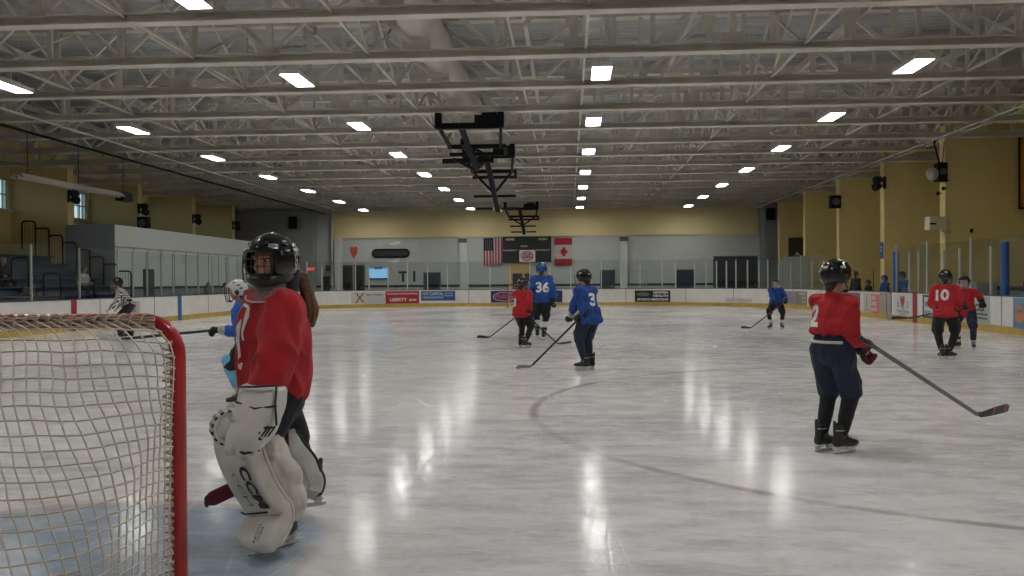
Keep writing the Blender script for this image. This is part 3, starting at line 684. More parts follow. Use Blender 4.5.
o = MB().tube([(12.55, 29.9, 6.05), (12.5, 29.9, 6.05), (12.5, 29.9, 5.95), (12.66, 29.9, 5.3)], .03, 6).tube([(12.8, 29.85, 6.05), (12.74, 29.85, 5.3)], .012, 6).build('speaker_cable', M_black, smooth=True); tag(o, 'dark cable dropping from the truss to the big black speaker', 'cable')
bs = thing('blue_sign', 'small blue upright sign on the second nearest yellow shear wall', 'sign', (12.86, 35.85, 2.55)); MB().box(-.03, .0, -.17, .17, -.33, .33).build('sign_board', mat('sign_blue', (.03,.10,.30), .5), bs)
mm = MB()
for z, s in ((.12, 'HOME'), (-.02, 'BENCH')): text_on(mm, s, .12, frame((-.033, 0, z), (0,-1,0), (0,0,1)), .004, 1, 'CENTER', .26)
mm.build('lettering', mat('sign_white', (.6,.62,.65), .5), bs)
bn = thing('wall_banner', 'orange and brown hanging banner with rows of lettering at the far right', 'banner', (16.0, 29.9, 4.9))
bnr = MB(); bnr.box(-.75, .8, -.05, -.03, -1.2, 1.25); bnr.build('banner_cloth', mat('banner_orange', (.55,.26,.03), .7, var=.15, scale=3), bn)
MB().box(-.78, .8, -.06, -.052, -1.2, -1.12).box(-.78, -.70, -.06, -.052, -1.2, 1.25).build('banner_border', mat('banner_brown', (.05,.02,.015), .7), bn)
mm = MB()
for i, s in enumerate(('STATE CHAMPIONS', 'HOCKEY', '1998  2001', '2004  2007', 'DIVISION', 'CHAMPIONS', '2011  2013', 'LEAGUE', '2016')): text_on(mm, s, .2, frame((.02, -.062, 1.0-.24*i), (1,0,0), (0,0,1)), .006, 1, 'CENTER', 1.2)
mm.build('lettering', mat('banner_ink', (.16,.03,.02), .7), bn)
for zz in (1.3, -1.3): MB().bar((-.95, -.1, zz), (.8, -.1, zz), .04, .05).build('banner_rod', M_alu, bn)
mu = thing('wall_poster', 'large dark and white photo poster on the farthest yellow wall', 'poster', (14.35, 52.75, 3.3)); MB().box(-.95, .95, -.04, 0, -.62, .62).build('poster_board', mat('poster_dark', (.05,.045,.035), .5), mu)
mm = MB(); mm.add([V((x, -.05, z)) for x, z in ((-.15,-.5),(.05,-.15),(-.1,.0),(.25,.45),(.6,.5),(.94,.55),(.94,-.55),(.2,-.58))], [tuple(range(8))]); mm.build('white_shape', mat('poster_white', (.6,.58,.56), .5), mu)
mm = MB(); mm.add([V((x, -.05, z)) for x, z in ((-.6,-.45),(-.45,-.2),(-.25,-.45))], [(0,1,2)]); mm.build('white_patch', mat('poster_white', (.6,.58,.56), .5), mu)
# low white partition behind the far right glass with dark doors
m_ = MB(); m_.box(11.6, 12.9, 46.5, 46.6, 0, 2.6); m_.box(12.9, 16, 52.6, 52.85, 0, 2.62); struct('wall_partition', m_, mat('partition_white', (.58,.60,.57), .6))
# players' bench area behind the right boards
m_ = MB(); m_.box(11.2, 12.85, 24.0, 40.0, .0, .08); struct('floor_bench', m_, M_conc)
bench = thing('players_bench', 'long orange-topped bench behind the right boards', 'bench', (12.3, 33.6, 0)); MB().box(-.2, .2, -4, 4, .80, .86).build('bench_seat', mat('bench_orange', (.42,.09,.03), .5), bench)
for yy in (-3.8, -2, 0, 2, 3.8): MB().box(-.15, .15, yy-.04, yy+.04, .08, .80).build('leg', M_dark, bench)
m_ = MB(); m_.box(12.92, 13.0, 18.5, 29.9, 1.02, 1.14); struct('trim_6', m_, M_dark)
m_ = MB(); m_.box(12.86, 12.9, 19, 29.9, 0, 1.0); struct('trim_7', m_, mat('dado_grey', (.22,.24,.24), .7))
o = MB().box(12.2, 12.8, 26.3, 28.6, .0, 1.25).build('equipment_box', mat('crate_grey', (.30,.32,.32), .6), bevel=.02); tag(o, 'low grey equipment cabinet behind the glass next to the players bench', 'cabinet')

# ------------------------------------------------------------------ bleachers and railings on the left
bl = thing('bleachers', 'tiered bleachers with dark blue seats behind the left glass', 'bleachers', (0, 0, 0))
for k in range(7):
    x1 = -16.9-.62*k; z = .38+.30*k
    MB().box(x1-.62, x1, 15.0, 33.1, max(0, z-.5), z).build('riser', mat('riser_dark', (.022,.025,.03), .7), bl)
    MB().box(x1-.36, x1-.04, 15.1, 33.0, z+.28, z+.33).box(x1-.22, x1-.18, 15.1, 33.0, z, z+.28).build('seat_row', M_seat, bl, bevel=.008)
rl = thing('guard_rail', 'stepped black end railing climbing beside the bleachers', 'railing', (0, 33.15, 0))
for k in range(8):
    x1 = -17.55-.57*k; x0 = x1-.57; zt = 1.90+.295*k; zb = zt-1.15
    pts = [(x0, 0, zb), (x0, 0, zt-.1), (x0+.05, 0, zt-.02), (x0+.12, 0, zt), (x1-.12, 0, zt), (x1-.04, 0, zt-.03), (x1, 0, zt-.12), (x1, 0, zb)]
    MB().tube(pts, .032, 8).build('rail_loop', M_black, rl, smooth=True)
    mm = MB()
    for j in range(1, 5): mm.tube([(x0+(x1-x0)*j/5, 0, zb), (x0+(x1-x0)*j/5, 0, zt)], .008, 5)
    mm.build('rail_infill', mat('rail_mesh', (.10,.10,.10), .6), rl)
for (xx, yy) in ((-16.7, 27.0), (-16.7, 22.0)):
    t = thing('aisle_rail', 'short black looped aisle rail in the %s part of the bleachers' % ('farther' if yy > 25 else 'nearer'), 'railing', (xx, yy, 0))
    for k in range(3):
        x1 = -1.1*k; zt = 1.75+.52*k
        MB().tube([(x1, 0, zt-.95), (x1, 0, zt-.1), (x1-.08, 0, zt), (x1-.5, 0, zt), (x1-.58, 0, zt-.1), (x1-.58, 0, zt-.75)], .03, 8).build('rail_loop', M_black, t, smooth=True)

# ------------------------------------------------------------------ the goals
def goal(label, gx, gy, back, ztop, fine):
    """posts at gx +- 0.915 on the line gy, net bulging to the side given by back (-1 toward the near end)"""
    g = thing('hockey_goal', label, 'goal', (gx, gy, 0))
    hw = .915+.0; r = .031; cz = ztop-r; cr_ = .14
    pts = [(-hw, 0, 0), (-hw, 0, cz-cr_)]+[(-hw+cr_-cr_*math.cos(a), 0, cz-cr_+cr_*math.sin(a)) for a in [PI/2*i/8 for i in range(1, 9)]]
    pts += [(-p[0], 0, p[2]) for p in reversed(pts)]
    MB().tube(pts, r, 16).build('goal_frame', M_red if fine else mat('goal_red_far', (.30,.02,.02), .5), g, smooth=True)
    D0 = 1.22
    def cross(z):
        """ordered outline of the net at height z, from the right post round the back to the left post"""
        t = max(0.0, 1-z/cz); D = .03+D0*(t**.82)*(1-.12*t); w = hw-.03*t-(cr_-math.sqrt(max(0, cr_*cr_-max(0, z-(cz-cr_))**2))); rc = min(.30, D*.75)
        P = []
        P.append(V((w, 0))); P.append(V((w+.01, -(D-rc))))
        for i in range(1, 9): a = PI/2*i/8; P.append(V((w-rc+rc*math.cos(a), -(D-rc)-rc*math.sin(a))))
        m = w-rc
        for i in range(1, 12): x = m-2*m*i/12; P.append(V((x, -D-.04*t*math.sin(PI*i/12))))
        for i in range(0, 9): a = PI/2+PI/2*i/8; P.append(V((-(w-rc)+rc*math.cos(a), -(D-rc)-rc*math.sin(a))))
        P.append(V((-w, 0)))
        return P
    base = cross(0.02); MB().tube([(p.x, p.y*(1 if back < 0 else -1), .03) for p in base], .026, 10).build('base_pipe', mat('base_white', (.6,.58,.55), .5), g, smooth=True)
    def sample(P, step, n):
        L = [0]
        for a, b in zip(P, P[1:]): L.append(L[-1]+(b-a).length)
        half = L[-1]/2; out = []
        for k in range(n):
            d = k*step
            if d > half: d = half
            i = 0
            while i < len(L)-2 and L[i+1] < d: i += 1
            t = (d-L[i])/max(1e-9, L[i+1]-L[i]); out.append(P[i].lerp(P[i+1], min(1, t)))
        return out, half
    step = .050 if fine else .09; nz = int((cz-.03)/(.045 if fine else .09)); nk = int(2.3/step)+1
    mbn = MB(); rad = .0034 if fine else .003; ns = 5 if fine else 4
    zs = [cz+.012-(cz-.03)*(j/nz) for j in range(nz+1)]
    G_ = {}
    for side in (1, -1):
        for j, z in enumerate(zs):
            S, half_ = sample(cross(z), step, nk)
            for k, p in enumerate(S):
                if k*step > half_+.02: G_[(side, j, k)] = None; continue
                jx = noise.noise(V((k*.7, j*.7, side*5)))*.004; jz = noise.noise(V((k*.35+9, j*.35, side*3)))*.007
                # the cords sag and lean a little between lacings
                q_ = min(1, k*step/.30); zz = z + jz + (.055*(q_*(2-q_))-.035)*min(1, j/3)*(1-.6*j/nz)
                G_[(side, j, k)] = V((side*(p.x)+jx, (p.y+jx)*(1 if back < 0 else -1), zz))
        for j in range(nz+1):
            run = [G_[(side, j, k)] for k in range(nk) if G_.get((side, j, k)) is not None]
            last = run[-1]; run.append(V((0, last.y, last.z)))
            if len(run) > 1: mbn.tube(run, rad, ns, True)
        for k in range(1, nk):
            run = [G_[(side, j, k)] for j in range(nz+1) if G_.get((side, j, k)) is not None]
            if len(run) > 1: mbn.tube(run, rad, ns, True, up=(1, 0, 0))
    net = mbn.build('net', M_cord, g, smooth=True)
    if fine:
        lc = MB(); 
        for side in (1, -1):
            P = []; n = 330
            for i in range(n+1):
                z = .05+(cz-.16)*i/n; a = i*.62; bulge = .006*noise.noise(V((i*.3, side, 0)))
                P.append(V((side*(hw-.030)+math.cos(a)*(.018)+bulge, (-.026+math.sin(a)*.016)*(1 if back < 0 else -1), z)))
            lc.tube(P, .0042, 5)
            for i in range(24):
                z = .06+i*.047+random.uniform(-.008, .008)
                lc.sphere((side*(hw-.012)+random.uniform(-.004,.004), -.040*(1 if back < 0 else -1), z), (.007,.007,.008), 8, 6)
        P = []; n = 420
        for i in range(n+1):
            x = -hw+.1+(2*hw-.2)*i/n; a = i*.5
            P.append(V((x, -.02+math.sin(a)*.030, cz+.004+math.cos(a)*.026)))
        lc.tube(P, .0045, 5)
        for q in range(5): lc.tube([(x, -.034+.004*math.sin(x*30+q*2), cz+.018-q*.009+.004*math.sin(x*21+q*1.7)) for x in [-hw+.08+(2*hw-.16)*i/120 for i in range(121)]], .0048, 5)
        lc.build('lacing', mat('lace_cord', (.50,.40,.32), .9), g, smooth=True)
    return g
goal('red-framed hockey goal with a white cord net, seen close from behind', GX, GY, -1, 1.258, True)
g2 = goal('distant hockey goal with a red post before the far boards', -2.2, 44.0, 1, 1.25, False)
# ------------------------------------------------------------------ people
def catmull(P, n):
    out = []; m = len(P)
    for i in range(m-1):
        p0, p1, p2, p3 = P[max(i-1, 0)], P[i], P[i+1], P[min(i+2, m-1)]
        for k in range(n):
            t = k/n; out.append([.5*(2*b+(c-a)*t+(2*a-5*b+4*c-d)*t*t+(3*b-a-3*c+d)*t**3) for a, b, c, d in zip(p0, p1, p2, p3)])
    out.append(list(P[-1])); return out
def limb(mb, pts, rad, n=14, sub=4):
    """round tapering limb through pts with rounded ends"""
    P = catmull([[*V(p), r] for p, r in zip(pts, rad)], sub)
    c = [V(p[:3]) for p in P]; r = [p[3] for p in P]
    t0 = (c[1]-c[0]).normalized(); t1 = (c[-1]-c[-2]).normalized()
    cc = [c[0]-t0*r[0]*.95, c[0]-t0*r[0]*.75, c[0]-t0*r[0]*.4]+c+[c[-1]+t1*r[-1]*.4, c[-1]+t1*r[-1]*.75, c[-1]+t1*r[-1]*.95]
    rr = [r[0]*.25, r[0]*.66, r[0]*.92]+r+[r[-1]*.92, r[-1]*.66, r[-1]*.25]
    mb.tube(cc, rr, n)
def ell(mb, rings, n=24, sub=3, pw=2.0, caps=True):
    """rings: (centre, rx, ry, X axis, Y axis); superellipse sections, closed ends"""
    P = catmull([[*V(c), rx, ry, *V(X), *V(Y)] for c, rx, ry, X, Y in rings], sub)
    out = []
    def one(p, k=1.0, off=None):
        c = V(p[:3]); X = V(p[5:8]).normalized(); Y = V(p[8:11]); Y = (Y-X*Y.dot(X)).normalized()
        if off: c = c+off
        L = []
        for j in range(n):
            a = 2*PI*j/n; ca, sa = math.cos(a), math.sin(a); e = 2/pw
            L.append(c+X*(p[3]*k*math.copysign(abs(ca)**e, ca))+Y*(p[4]*k*math.copysign(abs(sa)**e, sa)))
        return L
    a0 = (V(P[0][:3])-V(P[1][:3])).normalized(); a1 = (V(P[-1][:3])-V(P[-2][:3])).normalized()
    if caps: out += [one(P[0], .6, a0*min(P[0][3:5])*.22), one(P[0], .9, a0*min(P[0][3:5])*.12)]
    out += [one(p) for p in P]
    if caps: out += [one(P[-1], .9, a1*min(P[-1][3:5])*.12), one(P[-1], .6, a1*min(P[-1][3:5])*.22)]
    mb.loft(out)
def remesh(mb, voxel, smooth=3, fold=0.0, fscale=6.0, seed=0, stretch=(1, 1, .5), mats=None, matfn=None):
    """weld overlapping closed shapes into one continuous skin"""
    me = bpy.data.meshes.new('skin'); me.from_pydata([tuple(v) for v in mb.v], [], mb.f)
    bm = bmesh.new(); bm.from_mesh(me); bmesh.ops.recalc_face_normals(bm, faces=bm.faces); bm.to_mesh(me); bm.free()
    o = bpy.data.objects.new('skin', me); COL.objects.link(o)
    r = o.modifiers.new('r', 'REMESH'); r.mode = 'VOXEL'; r.voxel_size = voxel
    if smooth: sm = o.modifiers.new('s', 'SMOOTH'); sm.factor = .6; sm.iterations = smooth
    dg = bpy.context.evaluated_depsgraph_get(); out = bpy.data.meshes.new_from_object(o.evaluated_get(dg))
    COL.objects.unlink(o); bpy.data.objects.remove(o); bpy.data.meshes.remove(me)
    if fold:
        ns = [v.normal.copy() for v in out.vertices]; sv = V((seed*3.7, seed*1.9, seed*.7))
        for v, nn in zip(out.vertices, ns):
            p = V((v.co.x*stretch[0], v.co.y*stretch[1], v.co.z*stretch[2]))*fscale+sv
            wv = noise.noise(p*.6+V((5, 2, 1)))*1.2
            a = 1-abs(noise.noise(p+V((wv, wv, wv*.5))))*2.4; b = noise.noise(p*2.1+V((wv, 0, 0)))
            v.co += nn*fold*(a*.75+b*.45-.25)
    out.polygons.foreach_set('use_smooth', [True]*len(out.polygons))
    out.materials.clear()
    for m in (mats or []): out.materials.append(m)
    if matfn:
        for p in out.polygons: p.material_index = matfn(p.center)
    return out
def ik(a, b, l1, l2, pole):
    a, b, pole = V(a), V(b), V(pole); d = b-a; L = d.length
    if L > (l1+l2)*.999: b = a+d*((l1+l2)*.999/L); d = b-a; L = d.length
    x = (l1*l1-l2*l2+L*L)/(2*L); h = math.sqrt(max(0, l1*l1-x*x)); dn = d.normalized(); q = (pole-dn*pole.dot(dn)).normalized()
    return a+dn*x+q*h, b
CACHE = {}
def cloth(name, c, **k): return mat('cloth_'+name, c, .85, var=k.pop('var', .12), scale=k.pop('scale', 9), bump=.25, bscale=160, sheen=.05, **k)
def plastic(name, c, r=.3): return mat('plastic_'+name, c, r, var=.05, scale=12, coat=.25)

def skate_meshes(key, boot, holder, laces=(.45,.45,.43)):
    if key in CACHE: return CACHE[key]
    mb = MB(); X, Y, Z = V((1,0,0)), V((0,1,0)), V((0,0,1))
    ell(mb, [((0,-.028,.125), .046, .056, X, Y), ((0,-.022,.06), .042, .052, X, Y), ((0,-.018,0), .041, .055, X, Y), ((0,-.012,-.05), .038, .06, X, Y)])
    ell(mb, [((0,-.082,-.03), .026, .035, X, Z), ((0,-.055,-.025), .038, .046, X, Z), ((0,.02,-.022), .042, .05, X, Z), ((0,.09,-.036), .044, .037, X, Z), ((0,.15,-.045), .043, .031, X, Z), ((0,.188,-.049), .034, .025, X, Z)], pw=2.3)
    limb(mb, [(0,-.083,.15), (0,-.074,.07), (0,-.07,.0)], [.014,.018,.022], 8)
    limb(mb, [(0,.045,.165), (0,.035,.09), (0,.05,.01)], [.022,.026,.026], 8)
    b = remesh(mb, .008, 2, mats=[plastic('boot_'+key, boot, .38)])
    h = MB()
    for y0, y1, y2, y3 in ((-.085,-.02,-.075,-.035), (.05,.165,.075,.15)):
        h.loft([[(-.026,y0,-.075),(.026,y0,-.075),(.026,y1,-.075),(-.026,y1,-.075)], [(-.012,y2,-.10),(.012,y2,-.10),(.012,y3,-.10),(-.012,y3,-.10)], [(-.008,y2,-.118),(.008,y2,-.118),(.008,y3,-.118),(-.008,y3,-.118)]])
    h.loft([[(-.008,-.1,-.108),(.008,-.1,-.108),(.008,.185,-.108),(-.008,.185,-.108)], [(-.005,-.095,-.122),(.005,-.095,-.122),(.005,.18,-.122),(-.005,.18,-.122)]])
    h.box(-.034, .034, -.088, -.015, -.08, -.072).box(-.036, .036, .045, .175, -.083, -.074)
    hm = h.mesh('blade_holder', plastic('holder_'+key, holder, .35))
    bl = MB(); prof = [(-.10,-.118),(-.098,-.128),(-.07,-.135),(.14,-.135),(.18,-.128),(.195,-.112),(.185,-.108),(.17,-.118)]
    bl.add([V((x, y, z)) for x in (-.0018, .0018) for y, z in prof], [tuple(range(8)), tuple(range(15, 7, -1))]+[(i, (i+1) % 8, 8+(i+1) % 8, 8+i) for i in range(8)])
    bm2 = bl.mesh('blade', M_steel)
    lc = MB()
    for i in range(7):
        t = i/6; y = .125-.085*t; z = -.008+.022*t+.10*max(0, t-.45)
        lc.tube([(-.026, y-.004, z-.014), (-.012, y+.004, z+.004), (.012, y+.004, z+.004), (.026, y-.004, z-.014)], .0035, 6)
    lc.tube([(0.05*math.cos(a), -.02+.062*math.sin(a), .075) for a in [2*PI*i/20 for i in range(21)]], .005, 6)
    lm = lc.mesh('lace', mat('lace', laces, .8), True)
    CACHE[key] = (b, hm, bm2, lm); return CACHE[key]
def put(name, me, parent, M, kind=None):
    o = link(name, me, parent); o.matrix_local = M; return o
def add_skate(root, key, colors, ankle, fdir, s, up=(0,0,1)):
    b, h, bl, lc = skate_meshes(key, *colors)
    y = V(fdir).normalized(); z = V(up); x = y.cross(z).normalized(); z = x.cross(y)
    M = Matrix((x, y, z)).transposed().to_4x4() @ Matrix.Scale(s, 4); M.translation = V(ankle)
    o = put('skate', b, root, M)
    for nm, me in (('blade_holder', h), ('blade', bl), ('laces', lc)): link(nm, me, o)
    return o
def glove_mesh(key, main, accent):
    if key in CACHE: return CACHE[key]
    mb = MB(); X, Y, Z = V((1,0,0)), V((0,1,0)), V((0,0,1))
    ell(mb, [((0,-.075,.012), .042, .032, X, Z), ((0,-.03,.026), .052, .030, X, Z), ((0,.018,.040), .054, .027, X, Z)], pw=2.6)
    for i, x in enumerate((-.040, -.0135, .0135, .040)):
        k = (.93, 1.0, .98, .86)[i]
        limb(mb, [(x, .015, .044), (x*1.04, .045*k, .032), (x*1.04, .056*k, .002), (x, .043*k, -.026), (x*.95, .018, -.032)], [.0165, .0165, .016, .0155, .0135], 8)
    limb(mb, [(-.045, -.045, .012), (-.058, -.012, -.008), (-.050, .016, -.026), (-.030, .030, -.040)], [.019, .018, .0165, .014], 8)
    g = remesh(mb, .006, 1, fold=.0025, fscale=30, mats=[cloth('glove_'+key, main, scale=30)])
    cf = MB(); ell(cf, [((0,-.06,.016), .052, .042, X, Z), ((0,-.10,.010), .058, .050, X, Z), ((0,-.155,.004), .064, .056, X, Z)], pw=2.4)
    for q in (-.072, -.100, -.128): limb(cf, [(-.048, q, .036), (0, q, .062), (.048, q, .036)], [.014, .016, .014], 8)
    c = remesh(cf, .007, 1, mats=[cloth('cuff_'+key, accent, scale=30)])
    CACHE[key] = (g, c); return CACHE[key]
def add_glove(root, key, colors, grip, elbow, shaft, s, side):
    """hand closed round a shaft through grip; side -1 left, 1 right"""
    g, c = glove_mesh(key, *colors)
    grip, elbow, a = V(grip), V(elbow), V(shaft).normalized()
    y = (grip-elbow).normalized(); a = (a-y*a.dot(y)).normalized(); z = a.cross(y)
    M = Matrix((a, y, z)).transposed().to_4x4() @ Matrix.Diagonal((s*(1 if side > 0 else -1), s, s, 1))
    M.translation = grip
    o = put('glove', g, root, M); link('glove_cuff', c, o); return o

def helmet_meshes(key, col, cage, goalie=False, sticker=(.6,.6,.6)):
    if key in CACHE: return CACHE[key]
    rx, ry, rz = (.120, .143, .135) if not goalie else (.145, .160, .155)
    na, ne = 48, 22; vs = []; keep = []
    def low(a):
        d = abs(a)
        if goalie: return -.115
        f = .04 if d < .85 else (.04-(d-.85)/.35*.115 if d < 1.2 else -.075)
        return f if d < 1.2 else -.075-.02*max(0, (d-2.2))
    mb = MB()
    for i in range(na):
        a = -PI+2*PI*i/na; zl = low(a)
        for j in range(ne+1):
            z0 = zl/rz; e = math.asin(max(-.95, min(.98, z0)))
            t = e+(PI/2-.02-e)*j/ne
            ca, sa = math.cos(t), math.sin(t)
            x, y, z = rx*ca*math.sin(a), ry*ca*math.cos(a), rz*sa
            # moulded ridges and grooves
            rg = .006*max(0, math.cos(x*95)) * (1 if z > .045 else 0)*(1 if abs(x) < .085 else 0)
            rg += .005*math.exp(-((z-.03)/.010)**2) + .004*math.exp(-((z+.045)/.01)**2)*(1 if abs(a) > 1.1 else 0)
            if goalie: rg = .004*math.exp(-((z-.075)/.012)**2)+.007*math.exp(-((abs(a)-.95)/.09)**2)*(1 if z < .08 else 0)+.006*math.exp(-(x/.02)**2)*(1 if z > .07 else 0)
            n_ = V((x/rx/rx, y/ry/ry, z/rz/rz)).normalized()
            if goalie and z < 0: x *= 1-.25*(z/rz)**2; y *= 1-.12*(z/rz)**2
            vs.append(V((x, y, z))+n_*rg)
    fs = []
    for i in range(na):
        a = -PI+2*PI*(i+.5)/na; k = (i+1) % na
        for j in range(ne):
            q = (i*(ne+1)+j, k*(ne+1)+j, k*(ne+1)+j+1, i*(ne+1)+j+1); zc = (vs[q[0]].z+vs[q[2]].z)/2
            if goalie and abs(a) < .66 and -.085 < zc < .052: continue
            fs.append(q)
    mb.add(vs, fs); me = mb.mesh('shell', plastic('helmet_'+key, col, .16), True)
    bm = bmesh.new(); bm.from_mesh(me); bmesh.ops.recalc_face_normals(bm, faces=bm.faces)
    bmesh.ops.solidify(bm, geom=bm.faces[:], thickness=.008); bm.to_mesh(me); bm.free(); me.polygons.foreach_set('use_smooth', [True]*len(me.polygons))
    cg = MB(); k = 1.0 if not goalie else 1.06
    def cp(a, z): # cage surface
        zz = max(-1, min(1, (z+.04)/.17)); r = math.sqrt(max(.12, 1-zz*zz*.55))
        return V((k*.125*math.sin(a)*r, k*(.075+.095*math.cos(a)*r), z))
    zt, zb = (.040, -.135) if not goalie else (.060, -.100)
    am = 1.15 if not goalie else .72
    nh = 6 if not goalie else 5; nv = 7 if not goalie else 6; w_ = .0023 if not goalie else .0028
    for i in range(nh): z = zt+(zb-zt)*i/(nh-1); cg.tube([cp(-am+2*am*j/16, z) for j in range(17)], w_*(1.5 if i in (0, nh-1) else 1), 6)
    for i in range(nv): a = -am+2*am*i/(nv-1); cg.tube([cp(a, zt+(zb-zt)*j/10) for j in range(11)], w_*(1.5 if i in (0, nv-1) else 1), 6)
    cgm = cg.mesh('cage', cage, True)
    ex = MB()
    if not goalie:
        ell(ex, [((0,.10,-.150), .045, .02, V((1,0,0)), V((0,1,0))), ((0,.118,-.125), .05, .022, V((1,0,0)), V((0,1,0)))])
        for sx in (-1, 1): ex.tube([(sx*.115,.0,-.06), (sx*.10,.05,-.11), (sx*.05,.10,-.14)], .006, 6); ex.sphere((sx*.117,.01,-.03), (.010,.03,.036), 12, 8)
    else:
        ell(ex, [((0,.045,-.150), .070, .085, V((1,0,0)), V((0,1,0))), ((0,.04,-.115), .112, .120, V((1,0,0)), V((0,1,0))), ((0,.03,-.085), .128, .135, V((1,0,0)), V((0,1,0)))])
    exm = ex.mesh('chin_cup', plastic('chin_'+key, (.02,.02,.02) if not goalie else col, .3), True)
    st = MB()   # glossy vent outlines and stickers
    def onshell(a, z, o=.009):
        e = math.asin(max(-1, min(.99, z/rz))); p = V((rx*math.cos(e)*math.sin(a), ry*math.cos(e)*math.cos(a), z)); return p+V((p.x/rx/rx, p.y/ry/ry, p.z/rz/rz)).normalized()*o
    for a, z, da, dz in ((PI-.25,.055,.18,.012), (PI+.3,.02,.12,.009), (1.7,.06,.2,.008), (-1.7,.06,.2,.008)):
        st.add([onshell(a-da, z-dz), onshell(a+da, z-dz), onshell(a+da, z+dz), onshell(a-da, z+dz)], [(0,1,2,3)])
    stm = st.mesh('sticker', plastic('sticker_'+key, sticker, .3))
    vt = MB()
    for a, z, da, dz in ((.35,.10,.10,.008), (-.35,.10,.10,.008), (2.6,.085,.12,.008), (-2.6,.085,.12,.008), (1.2,.095,.14,.007), (-1.2,.095,.14,.007), (1.9,.02,.14,.009), (-1.9,.02,.14,.009)):
        vt.add([onshell(a-da, z-dz, .0105), onshell(a+da, z-dz, .0105), onshell(a+da, z+dz, .0105), onshell(a-da, z+dz, .0105)], [(0,1,2,3)])
    vtm = vt.mesh('vent', mat('vent_black', (.004,.004,.004), .7))
    CACHE[key] = (me, cgm, exm, stm, vtm); return CACHE[key]
def add_helmet(root, args, hc, Mh, s, goalie=False):
    me, cg, ex, st, vt = helmet_meshes(*args, goalie=goalie) if len(args) == 3 else helmet_meshes(args[0], args[1], args[2], goalie, args[3])
    M = Mh.to_4x4() @ Matrix.Scale(s, 4); M.translation = V(hc)
    o = put('helmet', me, root, M)
    for nm, m in (('cage', cg), ('chin_cup', ex), ('sticker', st), ('vent', vt)): link(nm, m, o)
    return o

def head_shape(mb, c, Mh, s, ears=True):
    T = lambda p: V(c)+Mh @ (V(p)*s)
    mb.sphere(T((0,-.005,.018)), (.076*s,.095*s,.094*s), 20, 14, Mh)
    mb.sphere(T((0,.022,-.050)), (.058*s,.066*s,.062*s), 18, 12, Mh)
    mb.sphere(T((0,.060,-.088)), (.024*s,.022*s,.018*s), 12, 8, Mh)
    mb.sphere(T((.032,.060,-.022)), (.024*s,.026*s,.024*s), 12, 8, Mh); mb.sphere(T((-.032,.060,-.022)), (.024*s,.026*s,.024*s), 12, 8, Mh)
    limb(mb, [T((-.045,.075,.030)), T((0,.089,.034)), T((.045,.075,.030))], [.010*s,.010*s,.010*s], 8, 3)
    limb(mb, [T((0,.088,.020)), T((0,.103,-.004)), T((0,.106,-.016))], [.008*s,.010*s,.012*s], 8, 2)
    limb(mb, [T((-.020,.082,-.048)), T((0,.091,-.047)), T((.020,.082,-.048))], [.006*s,.008*s,.006*s], 8, 2)
    limb(mb, [T((-.017,.081,-.060)), T((0,.089,-.060)), T((.017,.081,-.060))], [.006*s,.008*s,.006*s], 8, 2)
    if ears:
        for sx in (-1, 1): mb.sphere(T((sx*.077,-.005,-.012)), (.011*s,.022*s,.032*s), 10, 8, Mh)
def add_eyes(root, c, Mh, s):
    for sx in (-1, 1):
        p = V(c)+Mh @ (V((sx*.030,.079,.012))*s)
        e = MB().sphere(p, (.0135*s,.0125*s,.009*s), 12, 8, Mh).build('eye', mat('eye_white', (.55,.52,.50), .2), root, smooth=True)
        MB().sphere(p+Mh @ (V((0,.0105,0))*s), (.006*s,.004*s,.006*s), 10, 6, Mh).build('iris', mat('iris_dark', (.05,.03,.02), .2), e, smooth=True)
def bare_hand(mb, grip, elbow, shaft, s, side):
    grip, elbow, a = V(grip), V(elbow), V(shaft).normalized(); y = (grip-elbow).normalized(); a = (a-y*a.dot(y)).normalized(); z = a.cross(y)
    T = lambda x, yy, zz: grip+(a*(x*(1 if side > 0 else -1))+y*yy+z*zz)*s
    ell(mb, [(T(0,-.06,.010), .026*s, .018*s, a, z), (T(0,-.02,.02), .038*s, .016*s, a, z), (T(0,.012,.028), .040*s, .014*s, a, z)])
    for i, x in enumerate((-.030,-.010,.010,.029)):
        k = (.92, 1.0, .97, .84)[i]; limb(mb, [T(x,.012,.030), T(x,.036*k,.024), T(x,.044*k,.004), T(x,.034*k,-.016), T(x,.016,-.02)], [.0095*s,.009*s,.0085*s,.008*s,.007*s], 7, 2)
    limb(mb, [T(-.032,-.035,.010), T(-.044,-.012,-.004), T(-.038,.010,-.018), T(-.022,.02,-.028)], [.012*s,.011*s,.010*s,.009*s], 7, 2)

